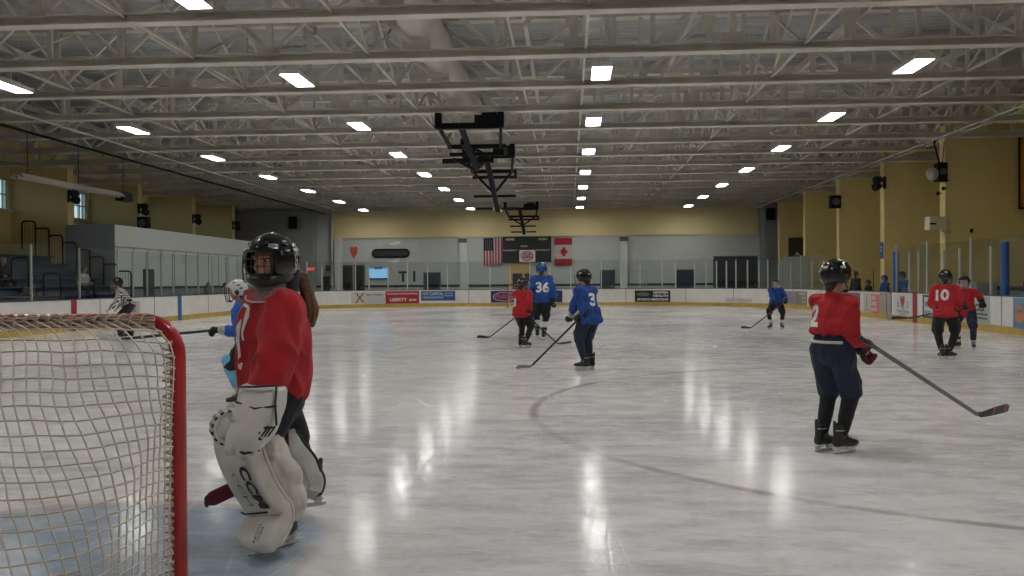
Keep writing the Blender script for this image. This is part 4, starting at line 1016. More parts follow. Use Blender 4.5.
def project_text(jersey, root, s, size, centre, direction, up, matl, bold=.02, name='number', width=None, poly=None, off=.004):
    """letters laid on the cloth: each point is dropped on the jersey along direction"""
    if poly: vs, fs = [V((x, y, 0)) for x, y in poly], [tuple(range(len(poly)))]
    else: vs, fs = text_polys(s, size, bold*size)
    if width: ww = max(v.x for v in vs)-min(v.x for v in vs); vs = [V((v.x*width/ww, v.y, 0)) for v in vs]
    d = V(direction).normalized(); u = V(up); r = d.cross(u).normalized(); u = r.cross(d)
    bm = bmesh.new(); bv = [bm.verts.new(V(centre)+r*v.x+u*v.y-d*.4) for v in vs]
    for f in fs:
        try: bm.faces.new([bv[i] for i in f])
        except ValueError: pass
    bmesh.ops.triangulate(bm, faces=bm.faces)
    for _ in range(3):
        e = [x for x in bm.edges if x.calc_length() > .022]
        if not e: break
        bmesh.ops.subdivide_edges(bm, edges=e, cuts=1); bmesh.ops.triangulate(bm, faces=bm.faces)
    tree = BVHTree.FromPolygons([v.co for v in jersey.data.vertices], [p.vertices for p in jersey.data.polygons])
    dead = []
    for v in bm.verts:
        hit = tree.ray_cast(v.co, d, 1.2)
        if hit[0] is None: dead.append(v)
        else: v.co = hit[0]+hit[1]*off
    bmesh.ops.delete(bm, geom=dead, context='VERTS')
    me = bpy.data.meshes.new(name); bm.to_mesh(me); bm.free(); me.materials.append(matl)
    return link(name, me, jersey)

SKIN = mat('skin', (.50,.27,.18), .5, var=.06, scale=20)
def figure(name, label, loc, face, s, hip, lean, hands, feet, st, twist=0.0, head=(0, 0), shaft=None, cat='person', vox=.014, group=None, roll=0.0, elbow_out=.35, seated=False):
    """face: world heading (dx, dy). hip: local pelvis. lean: local (x, y) shift of the shoulders. hands/feet: world grips / local (x, y, lift, yaw)"""
    ang = math.atan2(-face[0], face[1])
    root = thing(name, label, cat, loc, ang, group)
    Ri = Matrix.Rotation(-ang, 4, 'Z'); toL = lambda p: Ri @ (V(p)-V(loc))
    hip = V(hip)*s; TL = .445*s
    u = V((lean[0], lean[1], 0)); u = V((u.x, u.y, math.sqrt(max(.1, 1-u.length_squared))))
    neck = hip+u*TL
    r = V((math.cos(twist), math.sin(twist), 0)); r = (r-u*r.dot(u)).normalized(); f = u.cross(r)
    rh = V((1, 0, 0)); fh = u.cross(rh)
    hy, hp = head; Mh = Matrix.Rotation(hy, 3, 'Z') @ Matrix.Rotation(-hp, 3, 'X')
    hc = neck+u*.06*s+V((0, 0, .125*s))+Mh @ V((0, .015*s, 0))
    sh = {k: neck-u*.045*s+r*(sx*.165*s) for k, sx in (('L', -1), ('R', 1))}
    el, wr = {}, {}
    for k, sx in (('L', -1), ('R', 1)):
        g = toL(hands[k]); pole = r*sx*elbow_out-f*.6-V((0,0,.75)); e, w2 = ik(sh[k], g, .275*s, .30*s, pole); el[k] = e; wr[k] = w2
    kn, an, fd = {}, {}, {}
    for k, sx in (('L', -1), ('R', 1)):
        x, y, lift, ya = feet[k]; a = V((x*s, y*s, .135*s+lift)); fd[k] = V((math.sin(-ya), math.cos(ya), 0))
        hj = hip+rh*(sx*.085*s)-u*.02*s
        pole = fd[k]*1.0+rh*sx*.12
        kk, a2 = ik(hj, a, .405*s, .40*s, pole); kn[k] = kk; an[k] = a
    pts = dict(neck=neck, hc=hc, sh=sh, el=el, wr=wr, kn=kn, an=an)
    # body
    mb = MB()
    ell(mb, [(hip-u*.06*s, .13*s, .09*s, rh, fh), (hip+u*.10*s, .12*s, .08*s, rh, fh), (hip+u*.3*s, .14*s, .09*s, r, f), (neck-u*.04*s, .12*s, .07*s, r, f), (neck+u*.01*s, .055*s, .055*s, r, f)])
    limb(mb, [neck-u*.03*s, neck.lerp(hc, .45), hc+Mh @ V((0,-.02*s,-.03*s))], [.055*s,.05*s,.05*s])
    head_shape(mb, hc, Mh, s)
    for k, sx in (('L', -1), ('R', 1)):
        limb(mb, [sh[k], sh[k].lerp(el[k], .5), el[k], el[k].lerp(wr[k], .5), wr[k]-(wr[k]-el[k]).normalized()*.05*s], [.052*s,.044*s,.038*s,.036*s,.026*s])
        hj = hip+rh*(sx*.085*s)-u*.02*s
        limb(mb, [hj, hj.lerp(kn[k], .5), kn[k], kn[k].lerp(an[k], .4), an[k]], [.085*s,.072*s,.052*s,.05*s,.036*s])
        if st.get('bare'): bare_hand(mb, wr[k], el[k], shaft or (1,0,0), s*1.0, sx)
    bd = link('body', remesh(mb, max(.009, vox*.8) if not st.get('bare') else .008, 1, mats=[SKIN]), root)
    if st.get('eyes', True): add_eyes(root, hc, Mh, s)
    # upper garment
    jc = st['jersey']; mb = MB(); hem = st.get('hem', -.12); wd = st.get('wide', 1.0)
    ell(mb, [(hip+u*hem*s, .205*s*wd, .165*s*wd, rh, fh), (hip+u*(hem+.10)*s, .200*s*wd, .158*s*wd, rh, fh), (hip+u*.14*s, .185*s*wd, .142*s*wd, r+rh, f+fh), (hip+u*.28*s, .195*s*wd, .142*s*wd, r, f), (neck-u*.07*s, .185*s*wd, .122*s*wd, r, f), (neck-u*.01*s, .10*s, .09*s, r, f), (neck+u*.03*s, .066*s, .068*s, r, f)], 28)
    for k, sx in (('L', -1), ('R', 1)):
        a, b, c = sh[k], el[k], wr[k]; q = st.get('pad', 1.0); cut = (c-b).normalized()
        mb.sphere(a+u*.0*s, (.088*s*q, .085*s*q, .078*s*q), 14, 10)
        limb(mb, [a-r*sx*.03*s, a.lerp(b, .45), b, b.lerp(c, .5), c-cut*(.135*s if not st.get('bare') else .075*s)], [.088*s*q, .082*s*q, .076*s*q, .070*s*q, (.062 if not st.get('bare') else .045)*s*q])
    sd = hash(label) % 97 if False else sum(map(ord, label)) % 97
    jer = link(st.get('top_name', 'jersey'), remesh(mb, vox, 3, fold=.024*s, fscale=8/s, seed=sd, mats=[jc]+st.get('jersey_mats', []), matfn=st.get('jersey_fn')), root)
    # pants
    mb = MB(); pc = st['pants']; pw_ = st.get('pwide', 1.0)
    ell(mb, [(hip+u*.12*s, .165*s*pw_, .125*s*pw_, rh, fh), (hip, .178*s*pw_, .14*s*pw_, rh, fh), (hip-u*.07*s, .168*s*pw_, .13*s*pw_, rh, fh), (hip-V((0,0,.13*s)), .12*s, .10*s, rh, fh)])
    lk = st.get('pant_len', .92)
    for k, sx in (('L', -1), ('R', 1)):
        hj = hip+rh*(sx*.092*s)-u*.02*s
        if st.get('trousers'): limb(mb, [hj, hj.lerp(kn[k], .5), kn[k], kn[k].lerp(an[k], .5), an[k]+V((0,0,.03*s))], [.105*s,.09*s,.072*s,.066*s,.058*s])
        else: limb(mb, [hj, hj.lerp(kn[k], .45), hj.lerp(kn[k], lk)], [.115*s*pw_,.108*s*pw_,.098*s*pw_])
    pan = link('trousers' if st.get('trousers') else 'pants', remesh(mb, vox, 2, fold=.014*s, fscale=9/s, seed=sd+5, mats=[pc]), root)
    # socks over shin pads, skates
    for k, sx in (('L', -1), ('R', 1)):
        if not st.get('trousers'):
            mb = MB(); K, A = kn[k], an[k]; d = (A-K).normalized(); fw = (fd[k]-d*fd[k].dot(d)).normalized()
            limb(mb, [K-d*.10*s, K-d*.02*s, K.lerp(A, .4), K.lerp(A, .75), A+V((0,0,.05*s))], [.074*s,.074*s,.066*s,.056*s,.050*s])
            mb.sphere(K+fw*.03*s+d*.01*s, (.062*s,.055*s,.07*s), 14, 10)
            limb(mb, [K+d*.05*s+fw*.028*s, K.lerp(A, .5)+fw*.022*s, K.lerp(A, .82)+fw*.012*s], [.054*s,.048*s,.042*s])
            so = link('sock', remesh(mb, max(.008, vox*.8), 2, fold=.004*s, fscale=14/s, seed=sd+9, mats=[st['sock']]+([st['sock2']] if st.get('sock2') else []), matfn=(lambda c, K=K, A=A: 1 if st['stripe'][0] < (K.z-c.z)/(K.z-A.z) < st['stripe'][1] else 0) if st.get('sock2') else None), root)
        if st.get('shoes'):
            mb = MB(); y = fd[k]; x = y.cross(V((0,0,1))); A = an[k]-V((0,0,.135*s))
            ell(mb, [(A-y*.07*s+V((0,0,.045)), .03*s, .04*s, x, V((0,0,1))), (A+V((0,0,.05)), .04*s, .05*s, x, V((0,0,1))), (A+y*.14*s+V((0,0,.035)), .042*s, .03*s, x, V((0,0,1))), (A+y*.19*s+V((0,0,.03)), .03*s, .022*s, x, V((0,0,1)))])
            mb.build('shoe', plastic('shoe', (.03,.03,.03), .5), root, smooth=True)
        else: add_skate(root, st.get('skate_key', 'black'), st.get('skate', ((.012,.012,.014), (.72,.72,.71))), an[k], fd[k], s)
        if not st.get('bare'): add_glove(root, st['glove'][0], st['glove'][1:], wr[k], el[k], (Ri.to_3x3() @ V(shaft)) if shaft else (1,0,0), s*1.02, sx)
    if st.get('helmet'): add_helmet(root, st['helmet'], hc+V((0,0,.012*s)), Mh, s*st.get('hs', .98))
    if st.get('hair') and not st.get('helmet'):
        mb = MB(); T = lambda p: hc+Mh @ (V(p)*s)
        mb.sphere(T((0,-.018,.030)), (.088*s,.100*s,.095*s), 18, 12, Mh)
        if st['hair'][1] == 'long': limb(mb, [T((0,-.06,.0)), T((0,-.09,-.08)), T((0,-.09,-.20))], [.075*s,.07*s,.05*s])
        else: mb.sphere(T((0,-.05,-.03)), (.068*s,.06*s,.06*s), 14, 10, Mh)
        link('hair', remesh(mb, .010, 2, fold=.006, fscale=25, stretch=(1.6,1.6,.5), mats=[mat('hair_'+st['hair'][0], st['hair'][2], .6, var=.3, scale=30)]), root)
    if st.get('helmet') and st.get('nape', (.035,.02,.013)):
        mb = MB(); T = lambda p: hc+Mh @ (V(p)*s)
        mb.sphere(T((0,-.03,.0)), (.084*s,.088*s,.085*s), 16, 10, Mh); limb(mb, [T((0,-.05,-.04)), T((0,-.055,-.085)), T((0,-.06,-.105))], [.066*s,.058*s,.045*s])
        link('hair', remesh(mb, .012, 2, fold=.005, fscale=25, stretch=(1.6,1.6,.5), mats=[mat('hair_dark', (.035,.02,.013), .6, var=.3, scale=30)]), root)
    pts.update(root=root, jersey=jer, pants=pan, r=r, f=f, u=u, hip=hip, ang=ang, toL=toL, Mh=Mh)
    if st.get('number'):
        tx, size, dz, dx = st['number'][:4]; side = st['number'][4] if len(st['number']) > 4 else 1
        project_text(jer, root, tx, size*s, hip+u*(dz*s)+r*(dx*s), f*side, u, cloth('number_white', (.70,.70,.70)), bold=.035)
    return pts

def stick(label, butt, heel, toe, shaft_m, blade_m, tape_m=None, blade_len=None, thick=.0, group=None, bh=.066, w=.030, cat='hockey stick', marks=False):
    butt, heel, toe = V(butt), V(heel), V(toe)
    t = thing('hockey_stick', label, cat, tuple(heel), 0, group); b = butt-heel; d = (toe-heel); L = d.length; d.normalize(); ax = b.normalized()
    up = (ax-d*ax.dot(d)).normalized()
    m = MB(); nn = up.cross(d).normalized()
    m.bar(d*0+ax*.05, b, w, .019, nn); o = m.build('shaft', shaft_m, t, bevel=.004)
    m = MB(); rings = []
    for i in range(11):
        q = i/10; c = d*(L*q)+nn*(.018*q*q*1.4); h = bh*(.62+.38*math.sin(min(1, q*1.5)*PI/2)) if q < .85 else bh*(1-.35*((q-.85)/.15)**2)
        z0 = -.006+.006*q*q
        rings.append([c+up*z0+nn*.004, c+up*(z0+h)+nn*.003, c+up*(z0+h)-nn*.003, c+up*z0-nn*.004])
    rings.insert(0, [p for p in (ax*.10+nn*.009+d*-.012, ax*.10+nn*.009+d*.012, ax*.10-nn*.009+d*.012, ax*.10-nn*.009-d*.012)])
    m.loft(rings); m.build('blade', blade_m, t, smooth=False)
    if marks:
        for q in (.42, .86):
            m = MB(); cc_ = d*(L*q)+nn*(.018*q*q*1.4); m.bar(cc_+up*.0, cc_+up*(bh*.93), .016, .011, nn); m.build('blade_mark', mat('mark_pink', (.50,.06,.12), .5), t)
    if tape_m: m = MB(); m.tube([b*.90, b*1.0], .018, 10); m.sphere(b, .021, 10, 8); m.build('grip_tape', tape_m, t, smooth=True)
    return t
# ------------------------------------------------------------------ players
RED_C = cloth('red', (.42,.012,.018)); BLUE_C = cloth('blue', (.012,.062,.27)); BLK_C = cloth('black', (.010,.010,.012)); NAVY_C = cloth('navy', (.012,.020,.042))
WHT_C = cloth('white', (.60,.60,.58)); SHIRT_GREY = cloth('grey', (.22,.23,.24))
M_cageS = mat('cage_silver', (.45,.45,.46), .3, .8); M_cageB = mat('cage_black', (.015,.015,.016), .35); M_cageW = mat('cage_white', (.60,.60,.60), .35)
ST_B = plastic('stick_black', (.012,.012,.013), .35); ST_R = plastic('stick_redblack', (.20,.02,.04), .4); ST_W = plastic('tape_white', (.62,.62,.60), .7); ST_G = mat('stick_grey', (.16,.16,.17), .4)
HB = ('hb', (.010,.010,.012), M_cageB, (.50,.50,.50)); HS = ('hs', (.010,.010,.012), M_cageS, (.5,.5,.5)); HW = ('hw', (.62,.63,.63), M_cageB, (.05,.05,.05)); HBL = ('hbl', (.02,.07,.26), M_cageS, (.1,.2,.5)); HBW = ('hbw', (.010,.010,.012), M_cageW, (.4,.4,.4))
GB = ('gb', (.010,.010,.012), (.014,.014,.016)); GBW = ('gbw', (.010,.010,.012), (.40,.40,.40)); GN = ('gn', (.10,.012,.02), (.012,.012,.016))
base = dict(pants=BLK_C, sock=BLK_C, glove=GB, helmet=HB, jersey=RED_C)
def S(**k): d = dict(base); d.update(k); return d

# big red player on the right, gliding to the right with the stick out ahead
loc = (2.10, 6.90, 0)
p = figure('hockey_player', 'red-jerseyed player in baggy navy pants with stick out low, largest player on the right', loc, (.80, .60), .905,
    hip=(0, -.02, .925), lean=(0, .07), hands={'L': (2.40, 7.08, .86), 'R': (2.36, 6.86, .775)}, feet={'L': (-.10, -.03, .0, .05), 'R': (.06, .02, .0, -.08)},
    st=S(pants=NAVY_C, glove=GN, pwide=.98, pant_len=.96, hem=.13, number=('2', .26, .26, -.09), hs=1.0, wide=.98, pad=.88), twist=-.05, head=(-.25, .05), shaft=(.80, .50, -.45), vox=.011, elbow_out=.2)
# white band on the dark waist of the pants
mbw = MB(); R_ = p['root']
pw = [(math.cos(a), math.sin(a)) for a in [2*PI*i/36 for i in range(37)]]
mbw.tube([p['hip']+V((c*.183*.905, q*.142*.905, .055*.905)) for c, q in pw[20:34]], .012, 8); mbw.build('waist_stripe', WHT_C, p['pants'], smooth=True)
stick('long black stick with a red-marked blade held by the nearest right-hand red player', (2.22, 6.62, .93), (3.50, 7.48, .20), (3.80, 7.60, .215), ST_G, ST_B, ST_B, w=.033, bh=.085, marks=True)

# two red players by the right boards
figure('hockey_player', 'red player numbered 10 standing with his back turned near the right boards', (6.39, 14.90, 0), (.30, .95), .925,
    hip=(0, -.04, .90), lean=(.02, .16), hands={'L': (6.42, 15.20, .86), 'R': (6.66, 15.05, .84)}, feet={'L': (-.05, -.06, 0, .2), 'R': (.07, .04, 0, -.75)},
    st=S(number=('10', .27, .26, -.05), hem=-.10), twist=-.25, head=(-.2, .15), shaft=(-.5, .3, -.8))
stick('black and white stick low behind the legs of the red player numbered 10', (6.75, 14.98, .98), (6.34, 15.02, .60), (6.17, 14.98, .68), ST_B, ST_W)
figure('hockey_player', 'smaller red player facing the one numbered 10, glove pushed out to the right', (7.72, 17.1, 0), (-.75, -.65), .875,
    hip=(0, -.03, .87), lean=(0, .10), hands={'L': (7.98, 16.95, .86), 'R': (7.55, 16.75, .80)}, feet={'L': (-.17, .0, 0, .5), 'R': (.15, .03, 0, -.2)},
    st=S(sock=NAVY_C, sock2=WHT_C, stripe=(.80, 1.02), helmet=HBW, pants=NAVY_C, hem=-.12), head=(0, .1), shaft=(-1, .1, -.1))
stick('black stick carried level behind the two red players by the right boards', (7.72, 16.80, .84), (6.55, 17.0, .60), (6.30, 17.05, .58), ST_B, ST_B)

# far blue player facing the camera
figure('hockey_player', 'blue player in white-striped socks facing us near the far right corner', (5.79, 24.15, 0), (-.28, -.96), .875,
    hip=(0, -.05, .85), lean=(0, .26), hands={'L': (5.98, 23.85, .76), 'R': (5.68, 23.78, .60)}, feet={'L': (-.17, .02, 0, .35), 'R': (.17, .02, 0, -.35)},
    st=S(jersey=BLUE_C, sock2=WHT_C, stripe=(.55, .85), helmet=HBW, wide=1.05), head=(0, .1), shaft=(-.75, -.1, -.6))
stick('red and black stick of the blue player near the far right corner', (6.05, 23.86, .84), (5.04, 23.98, .03), (4.79, 24.0, .03), ST_R, ST_B)

# centre group
figure('hockey_player', 'blue player bent forward with stick blade on the ice, front one of the centre group', (.30, 13.2, 0), (-.55, .83), .935,
    hip=(0, -.06, .925), lean=(0, .28), hands={'L': (.02, 13.42, .80), 'R': (.13, 13.05, .76)}, feet={'L': (-.07, -.01, 0, .5), 'R': (.09, .06, 0, .35)},
    st=S(jersey=BLUE_C, pants=NAVY_C, sock=NAVY_C, number=('31', .30, .20, .06), helmet=HB, hem=-.14, wide=1.0, glove=GBW), twist=.15, head=(.35, .2), shaft=(-.75, .2, -.7), vox=.012)
stick('black stick with white-taped blade held by the front blue player of the centre group', (.30, 12.98, .94), (-.60, 13.32, .03), (-.82, 13.26, .03), ST_B, plastic('tape_grey', (.26,.26,.26), .7), ST_B)
figure('hockey_player', 'tall blue player numbered 36 with a blue helmet and his back turned', (-.62, 19.94, 0), (.05, 1), 1.085,
    hip=(0, -.03, .915), lean=(0, .12), hands={'L': (-.93, 20.02, .93), 'R': (-.33, 19.86, .84)}, feet={'L': (-.10, .05, .03, .1), 'R': (.04, -.02, 0, -.1)},
    st=S(jersey=BLUE_C, sock2=WHT_C, stripe=(.30, .62), number=('36', .30, .20, .03), helmet=HBL, wide=1.0, hem=-.08), head=(0, .1), shaft=(0, 1, -.2))
figure('hockey_player', 'small red player seen from behind between the two sticks of the centre group', (-.95, 17.56, 0), (.35, .93), .895,
    hip=(0, -.05, .87), lean=(0, .16), hands={'L': (-.88, 17.85, .74), 'R': (-.80, 17.45, .68)}, feet={'L': (-.06, .06, 0, -.1), 'R': (.08, -.01, 0, -.35)},
    st=S(number=('8', .26, .16, -.14), helmet=HBW, sock=BLK_C, hem=-.12), head=(-.5, .05), shaft=(.55, .5, -.6))
stick('black stick crossing low to the right from the small red centre player', (-.98, 17.35, .80), (-.22, 18.25, .03), (.07, 18.30, .03), ST_B, ST_B)
figure('hockey_player', 'player in blue with a pale cage mostly hidden behind the small red centre player', (-1.02, 20.75, 0), (-.35, -.93), .86,
    hip=(0, -.05, .86), lean=(0, .2), hands={'L': (-1.0, 20.4, .66), 'R': (-1.28, 20.40, .58)}, feet={'L': (-.12, 0, 0, .2), 'R': (.12, 0, 0, -.2)},
    st=S(jersey=BLUE_C, helmet=HBW, glove=GBW), head=(0, .1), shaft=(-.8, -.2, -.6))
stick('black stick reaching left from behind the small red centre player', (-.92, 20.45, .78), (-1.90, 20.25, .03), (-2.18, 20.22, .03), ST_B, ST_B)

# blue and white helmeted player behind the goalie
figure('hockey_player', 'player in blue with a white helmet, half hidden behind the red goalie', (-3.70, 9.45, 0), (-.93, -.36), .875,
    hip=(0, -.06, .86), lean=(0, .20), hands={'L': (-3.93, 9.22, .84), 'R': (-3.60, 9.62, .86)}, feet={'L': (-.12, .02, 0, .2), 'R': (.12, -.05, 0, -.1)},
    st=S(jersey=cloth('royal', (.02,.10,.42)), helmet=HW, glove=GBW, pants=BLK_C, sock=cloth('skyblue', (.16,.42,.62)), sock2=WHT_C, stripe=(.72, .95), hem=-.1), head=(0, .1), shaft=(-1, 0, -.05), vox=.012)
stick('black stick held out level to the left by the player behind the goalie', (-3.45, 9.42, .90), (-5.10, 9.30, .755), (-5.28, 9.26, .80), ST_B, ST_W)

# referee
SW = mat('referee_stripes', (.5,.5,.5), .8)
nt = SW.node_tree; bb = nt.nodes['Principled BSDF']; tcn = nt.nodes['Texture Coordinate']; wv = nt.nodes.new('ShaderNodeTexWave'); wv.wave_type = 'BANDS'; wv.bands_direction = 'DIAGONAL'; wv.inputs['Scale'].default_value = 7.5; wv.inputs['Distortion'].default_value = 1.2
nt.links.new(tcn.outputs['Object'], wv.inputs['Vector']); rp = nt.nodes.new('ShaderNodeValToRGB'); rp.color_ramp.elements[0].position = .47; rp.color_ramp.elements[1].position = .53
rp.color_ramp.elements[0].color = (.015,.015,.015,1); rp.color_ramp.elements[1].color = (.62,.62,.60,1); nt.links.new(wv.outputs['Fac'], rp.inputs['Fac']); nt.links.new(rp.outputs['Color'], bb.inputs['Base Color'])
figure('referee', 'referee in a black and white striped shirt bending forward by the left boards', (-11.15, 20.7, 0), (-.93, -.36), 1.0,
    hip=(0, -.12, .85), lean=(0, .50), hands={'L': (-11.35, 20.3, .72), 'R': (-11.45, 20.85, .72)}, feet={'L': (-.10, .08, 0, .1), 'R': (.10, -.12, 0, -.1)},
    st=dict(jersey=SW, top_name='striped_shirt', pants=BLK_C, sock=BLK_C, helmet=HS, trousers=True, bare=True, pad=.78, wide=.85, hem=-.04), head=(0, .1), shaft=(1, 0, 0), vox=.012)
stick('pale stick lying low at the feet of the referee, seen through the net', (-11.75, 20.5, .10), (-11.5, 20.4, .03), (-11.25, 20.4, .03), ST_G, ST_B)

# ------------------------------------------------------------------ the goalie
GLOC = V((-1.52, 4.30, 0)); W2 = lambda x, y, z: V((x, y, z))-GLOC
goalie = thing('goalie', 'goalie in a red jersey, black mask and big white leg pads striding beside the net', 'person', tuple(GLOC))
hd = V((-.22, -.97, 0)).normalized(); ang = math.atan2(-hd.x, hd.y); Mh = Matrix.Rotation(ang, 3, 'Z') @ Matrix.Rotation(-.06, 3, 'X')
hc = W2(-1.518, 4.29, 1.492)
hip = W2(-1.56, 4.42, .80); neck = W2(-1.54, 4.36, 1.33); u = (neck-hip).normalized()
fdir = V((-.81, -.585, 0)); fdir = (fdir-u*fdir.dot(u)).normalized(); rdir = fdir.cross(u).normalized()     # she faces left, a little toward us; rdir is her right
sR = neck-u*.07+rdir*.17; sL = neck-u*.07-rdir*.17
eL = W2(-1.435, 4.12, 1.04); wL = W2(-1.49, 4.05, .83)
eR = W2(-1.55, 4.70, 1.05); wR = W2(-1.62, 4.62, .84)
kL = W2(-1.60, 4.20, .53); aL = W2(-1.50, 4.33, .135); kR = W2(-1.53, 4.62, .52); aR = W2(-1.51, 4.88, .215)
mb = MB()
ell(mb, [(hip-u*.06, .14, .10, rdir, fdir), (hip+u*.15, .13, .09, rdir, fdir), (hip+u*.34, .15, .10, rdir, fdir), (neck-u*.03, .12, .07, rdir, fdir)])
limb(mb, [neck-u*.03, neck.lerp(hc, .5), hc+Mh @ V((0,-.02,-.03))], [.055,.05,.05]); head_shape(mb, hc+Mh @ V((0,.022,-.005)), Mh, 1.0)
for a, b, c, h_, k_, q in ((sL, eL, wL, hip-rdir*.09, kL, aL), (sR, eR, wR, hip+rdir*.09, kR, aR)):
    limb(mb, [a, a.lerp(b, .5), b, b.lerp(c, .5), c], [.055,.048,.042,.038,.028]); limb(mb, [h_, h_.lerp(k_, .5), k_, k_.lerp(q, .4), q], [.095,.08,.058,.055,.04])
link('body', remesh(mb, .0075, 1, mats=[SKIN, mat('lips', (.42,.14,.12), .45)], matfn=lambda c: 1 if (lambda t: abs(t.z+.054+.005) < .010 and t.y > .078 and abs(t.x) < .022)(Mh.inverted() @ (c-hc-Mh @ V((0,.022,-.005)))) else 0), goalie)
add_eyes(goalie, hc+Mh @ V((0,.022,-.005)), Mh, 1.0)
# jersey
mb = MB()
ell(mb, [(hip+u*.0, .205, .178, rdir, fdir), (hip+u*.09, .215, .185, rdir, fdir), (hip+u*.22, .215, .185, rdir, fdir), (hip+u*.36, .220, .180, rdir, fdir), (neck-u*.09, .205, .150, rdir, fdir), (neck-u*.03, .135, .115, rdir, fdir), (neck+u*.02, .085, .085, rdir, fdir)], 32)
for a, b, c in ((sL, eL, wL), (sR, eR, wR)):
    mb.sphere(a, (.105,.105,.09), 16, 12); limb(mb, [a, a.lerp(b, .45), b, b.lerp(c, .5), c+(b-c).normalized()*.03], [.108,.104,.100,.094,.088], 18)
jer = link('jersey', remesh(mb, .0095, 3, fold=.024, fscale=7.0, seed=11, mats=[RED_C]), goalie)
cw = cloth('number_white', (.70,.70,.70))
cf = neck-u*.155+fdir*0
project_text(jer, goalie, None, 1, cf, -fdir, u, cw, name='chest_emblem', poly=[(-.095,-.02),(-.095,.05),(-.075,.09),(-.04,.10),(.04,.10),(.075,.09),(.095,.05),(.095,-.07),(.080,-.07),(.080,.045),(.062,.078),(.035,.085),(-.035,.085),(-.062,.078),(-.080,.045),(-.080,-.02)])
project_text(jer, goalie, None, 1, cf-u*.055, -fdir, u, cw, name='chest_emblem', poly=[(x*.62, y*.75) for x, y in [(.02,.11),(.055,.06),(.045,.01),(.08,-.06),(.085,-.14),(.05,-.17),(.03,-.12),(.0,-.06),(-.05,-.09),(-.08,-.05),(-.045,.0),(-.02,.06)]])
project_text(jer, goalie, 'IM', .05, cf-u*.21+rdir*-.04, -fdir, u, cw, name='chest_lettering')
# pants
mb = MB()
ell(mb, [(hip+u*.08, .185, .15, rdir, fdir), (hip-u*.04, .19, .155, rdir, fdir), (hip-V((0,0,.12)), .15, .12, rdir, fdir)])
for h_, k_ in ((hip-rdir*.10, kL), (hip+rdir*.10, kR)): limb(mb, [h_, h_.lerp(k_, .5), k_], [.125,.115,.095])
link('pants', remesh(mb, .011, 2, fold=.008, fscale=8, seed=3, mats=[BLK_C]), goalie)
for k_, a_ in ((kL, aL), (kR, aR)):
    mb = MB(); limb(mb, [k_, k_.lerp(a_, .5), a_+V((0,0,.05))], [.08,.068,.055]); link('sock', remesh(mb, .011, 2, mats=[BLK_C]), goalie)
# leg pads
PADW = mat('pad_white', (.62,.60,.54), .5, var=.10, scale=7, bump=.2, bscale=60); INKB = mat('pad_ink', (.015,.015,.015), .5)
def leg_pad(stations, label):
    """stations: (centre, width, thickness, face normal); a padded slab with a soft rounded section"""
    rings = []; P = catmull([[*V(c), w, t, *V(n)] for c, w, t, n in stations], 6)
    cs = [V(p[:3]) for p in P]
    for i, p in enumerate(P):
        a = cs[max(0, i-1)]; b = cs[min(len(cs)-1, i+1)]; T = (b-a).normalized(); N_ = V(p[5:8]); N_ = (N_-T*N_.dot(T)).normalized(); Wd = T.cross(N_)
        e = min(1, .55+min(i, len(P)-1-i)*.22); L = []
        for j in range(28):
            q = 2*PI*j/28; ca, sa = math.cos(q), math.sin(q); x = math.copysign(abs(ca)**.42, ca)*p[3]/2*e; y = math.copysign(abs(sa)**.5, sa)*p[4]/2*e
            y += .012*(abs(x)/(p[3]/2))**4*(1 if y > 0 else 0)
            L.append(cs[i]+Wd*x+N_*y)
        rings.append(L)
    mb = MB(); mb.loft(rings); o = mb.build('leg_pad', PADW, goalie, smooth=True)
    side = 0 if rings[len(rings)//2][0].x > rings[len(rings)//2][14].x else 14
    MB().tube([max(r_, key=lambda q: q.x+.25*q.y)+V((.002, 0, 0)) for r_ in rings[3:-4]], .009, 8).build('pad_binding', INKB if label == 'far' else PADW, o, smooth=True); return o
cam_n = V((-.50, -.86, .06))
sL_ = [((-1.60, 4.12, .715), .235, .085, (-.42, -.8, .45)), ((-1.625, 4.07, .64), .245, .11, (-.48, -.86, .15)), ((-1.605, 4.06, .54), .250, .115, (-.48, -.86, .1)), ((-1.565, 4.10, .40), .250, .11, (-.48, -.86, .15)),
       ((-1.52, 4.16, .275), .250, .10, (-.46, -.86, .2)), ((-1.495, 4.185, .215), .245, .095, (-.5, -.80, .25)), ((-1.525, 4.14, .14), .275, .10, (-.52, -.75, .42)), ((-1.56, 4.085, .065), .255, .075, (-.52, -.7, .5))]
padL = leg_pad([(V(c)-GLOC, w, t, n) for c, w, t, n in sL_], 'near')
sR_ = [((-1.575, 4.56, .62), .22, .08, (-.75, -.55, .3)), ((-1.555, 4.60, .54), .26, .10, (-.68, -.7, .2)), ((-1.515, 4.70, .42), .27, .10, (-.62, -.75, .2)), ((-1.485, 4.80, .30), .25, .10, (-.70, -.6, .2)), ((-1.50, 4.82, .20), .24, .09, (-.7, -.5, .4)), ((-1.53, 4.78, .15), .2, .07, (-.7, -.4, .5))]
padR = leg_pad([(V(c)-GLOC, w, t, n) for c, w, t, n in sR_], 'far')
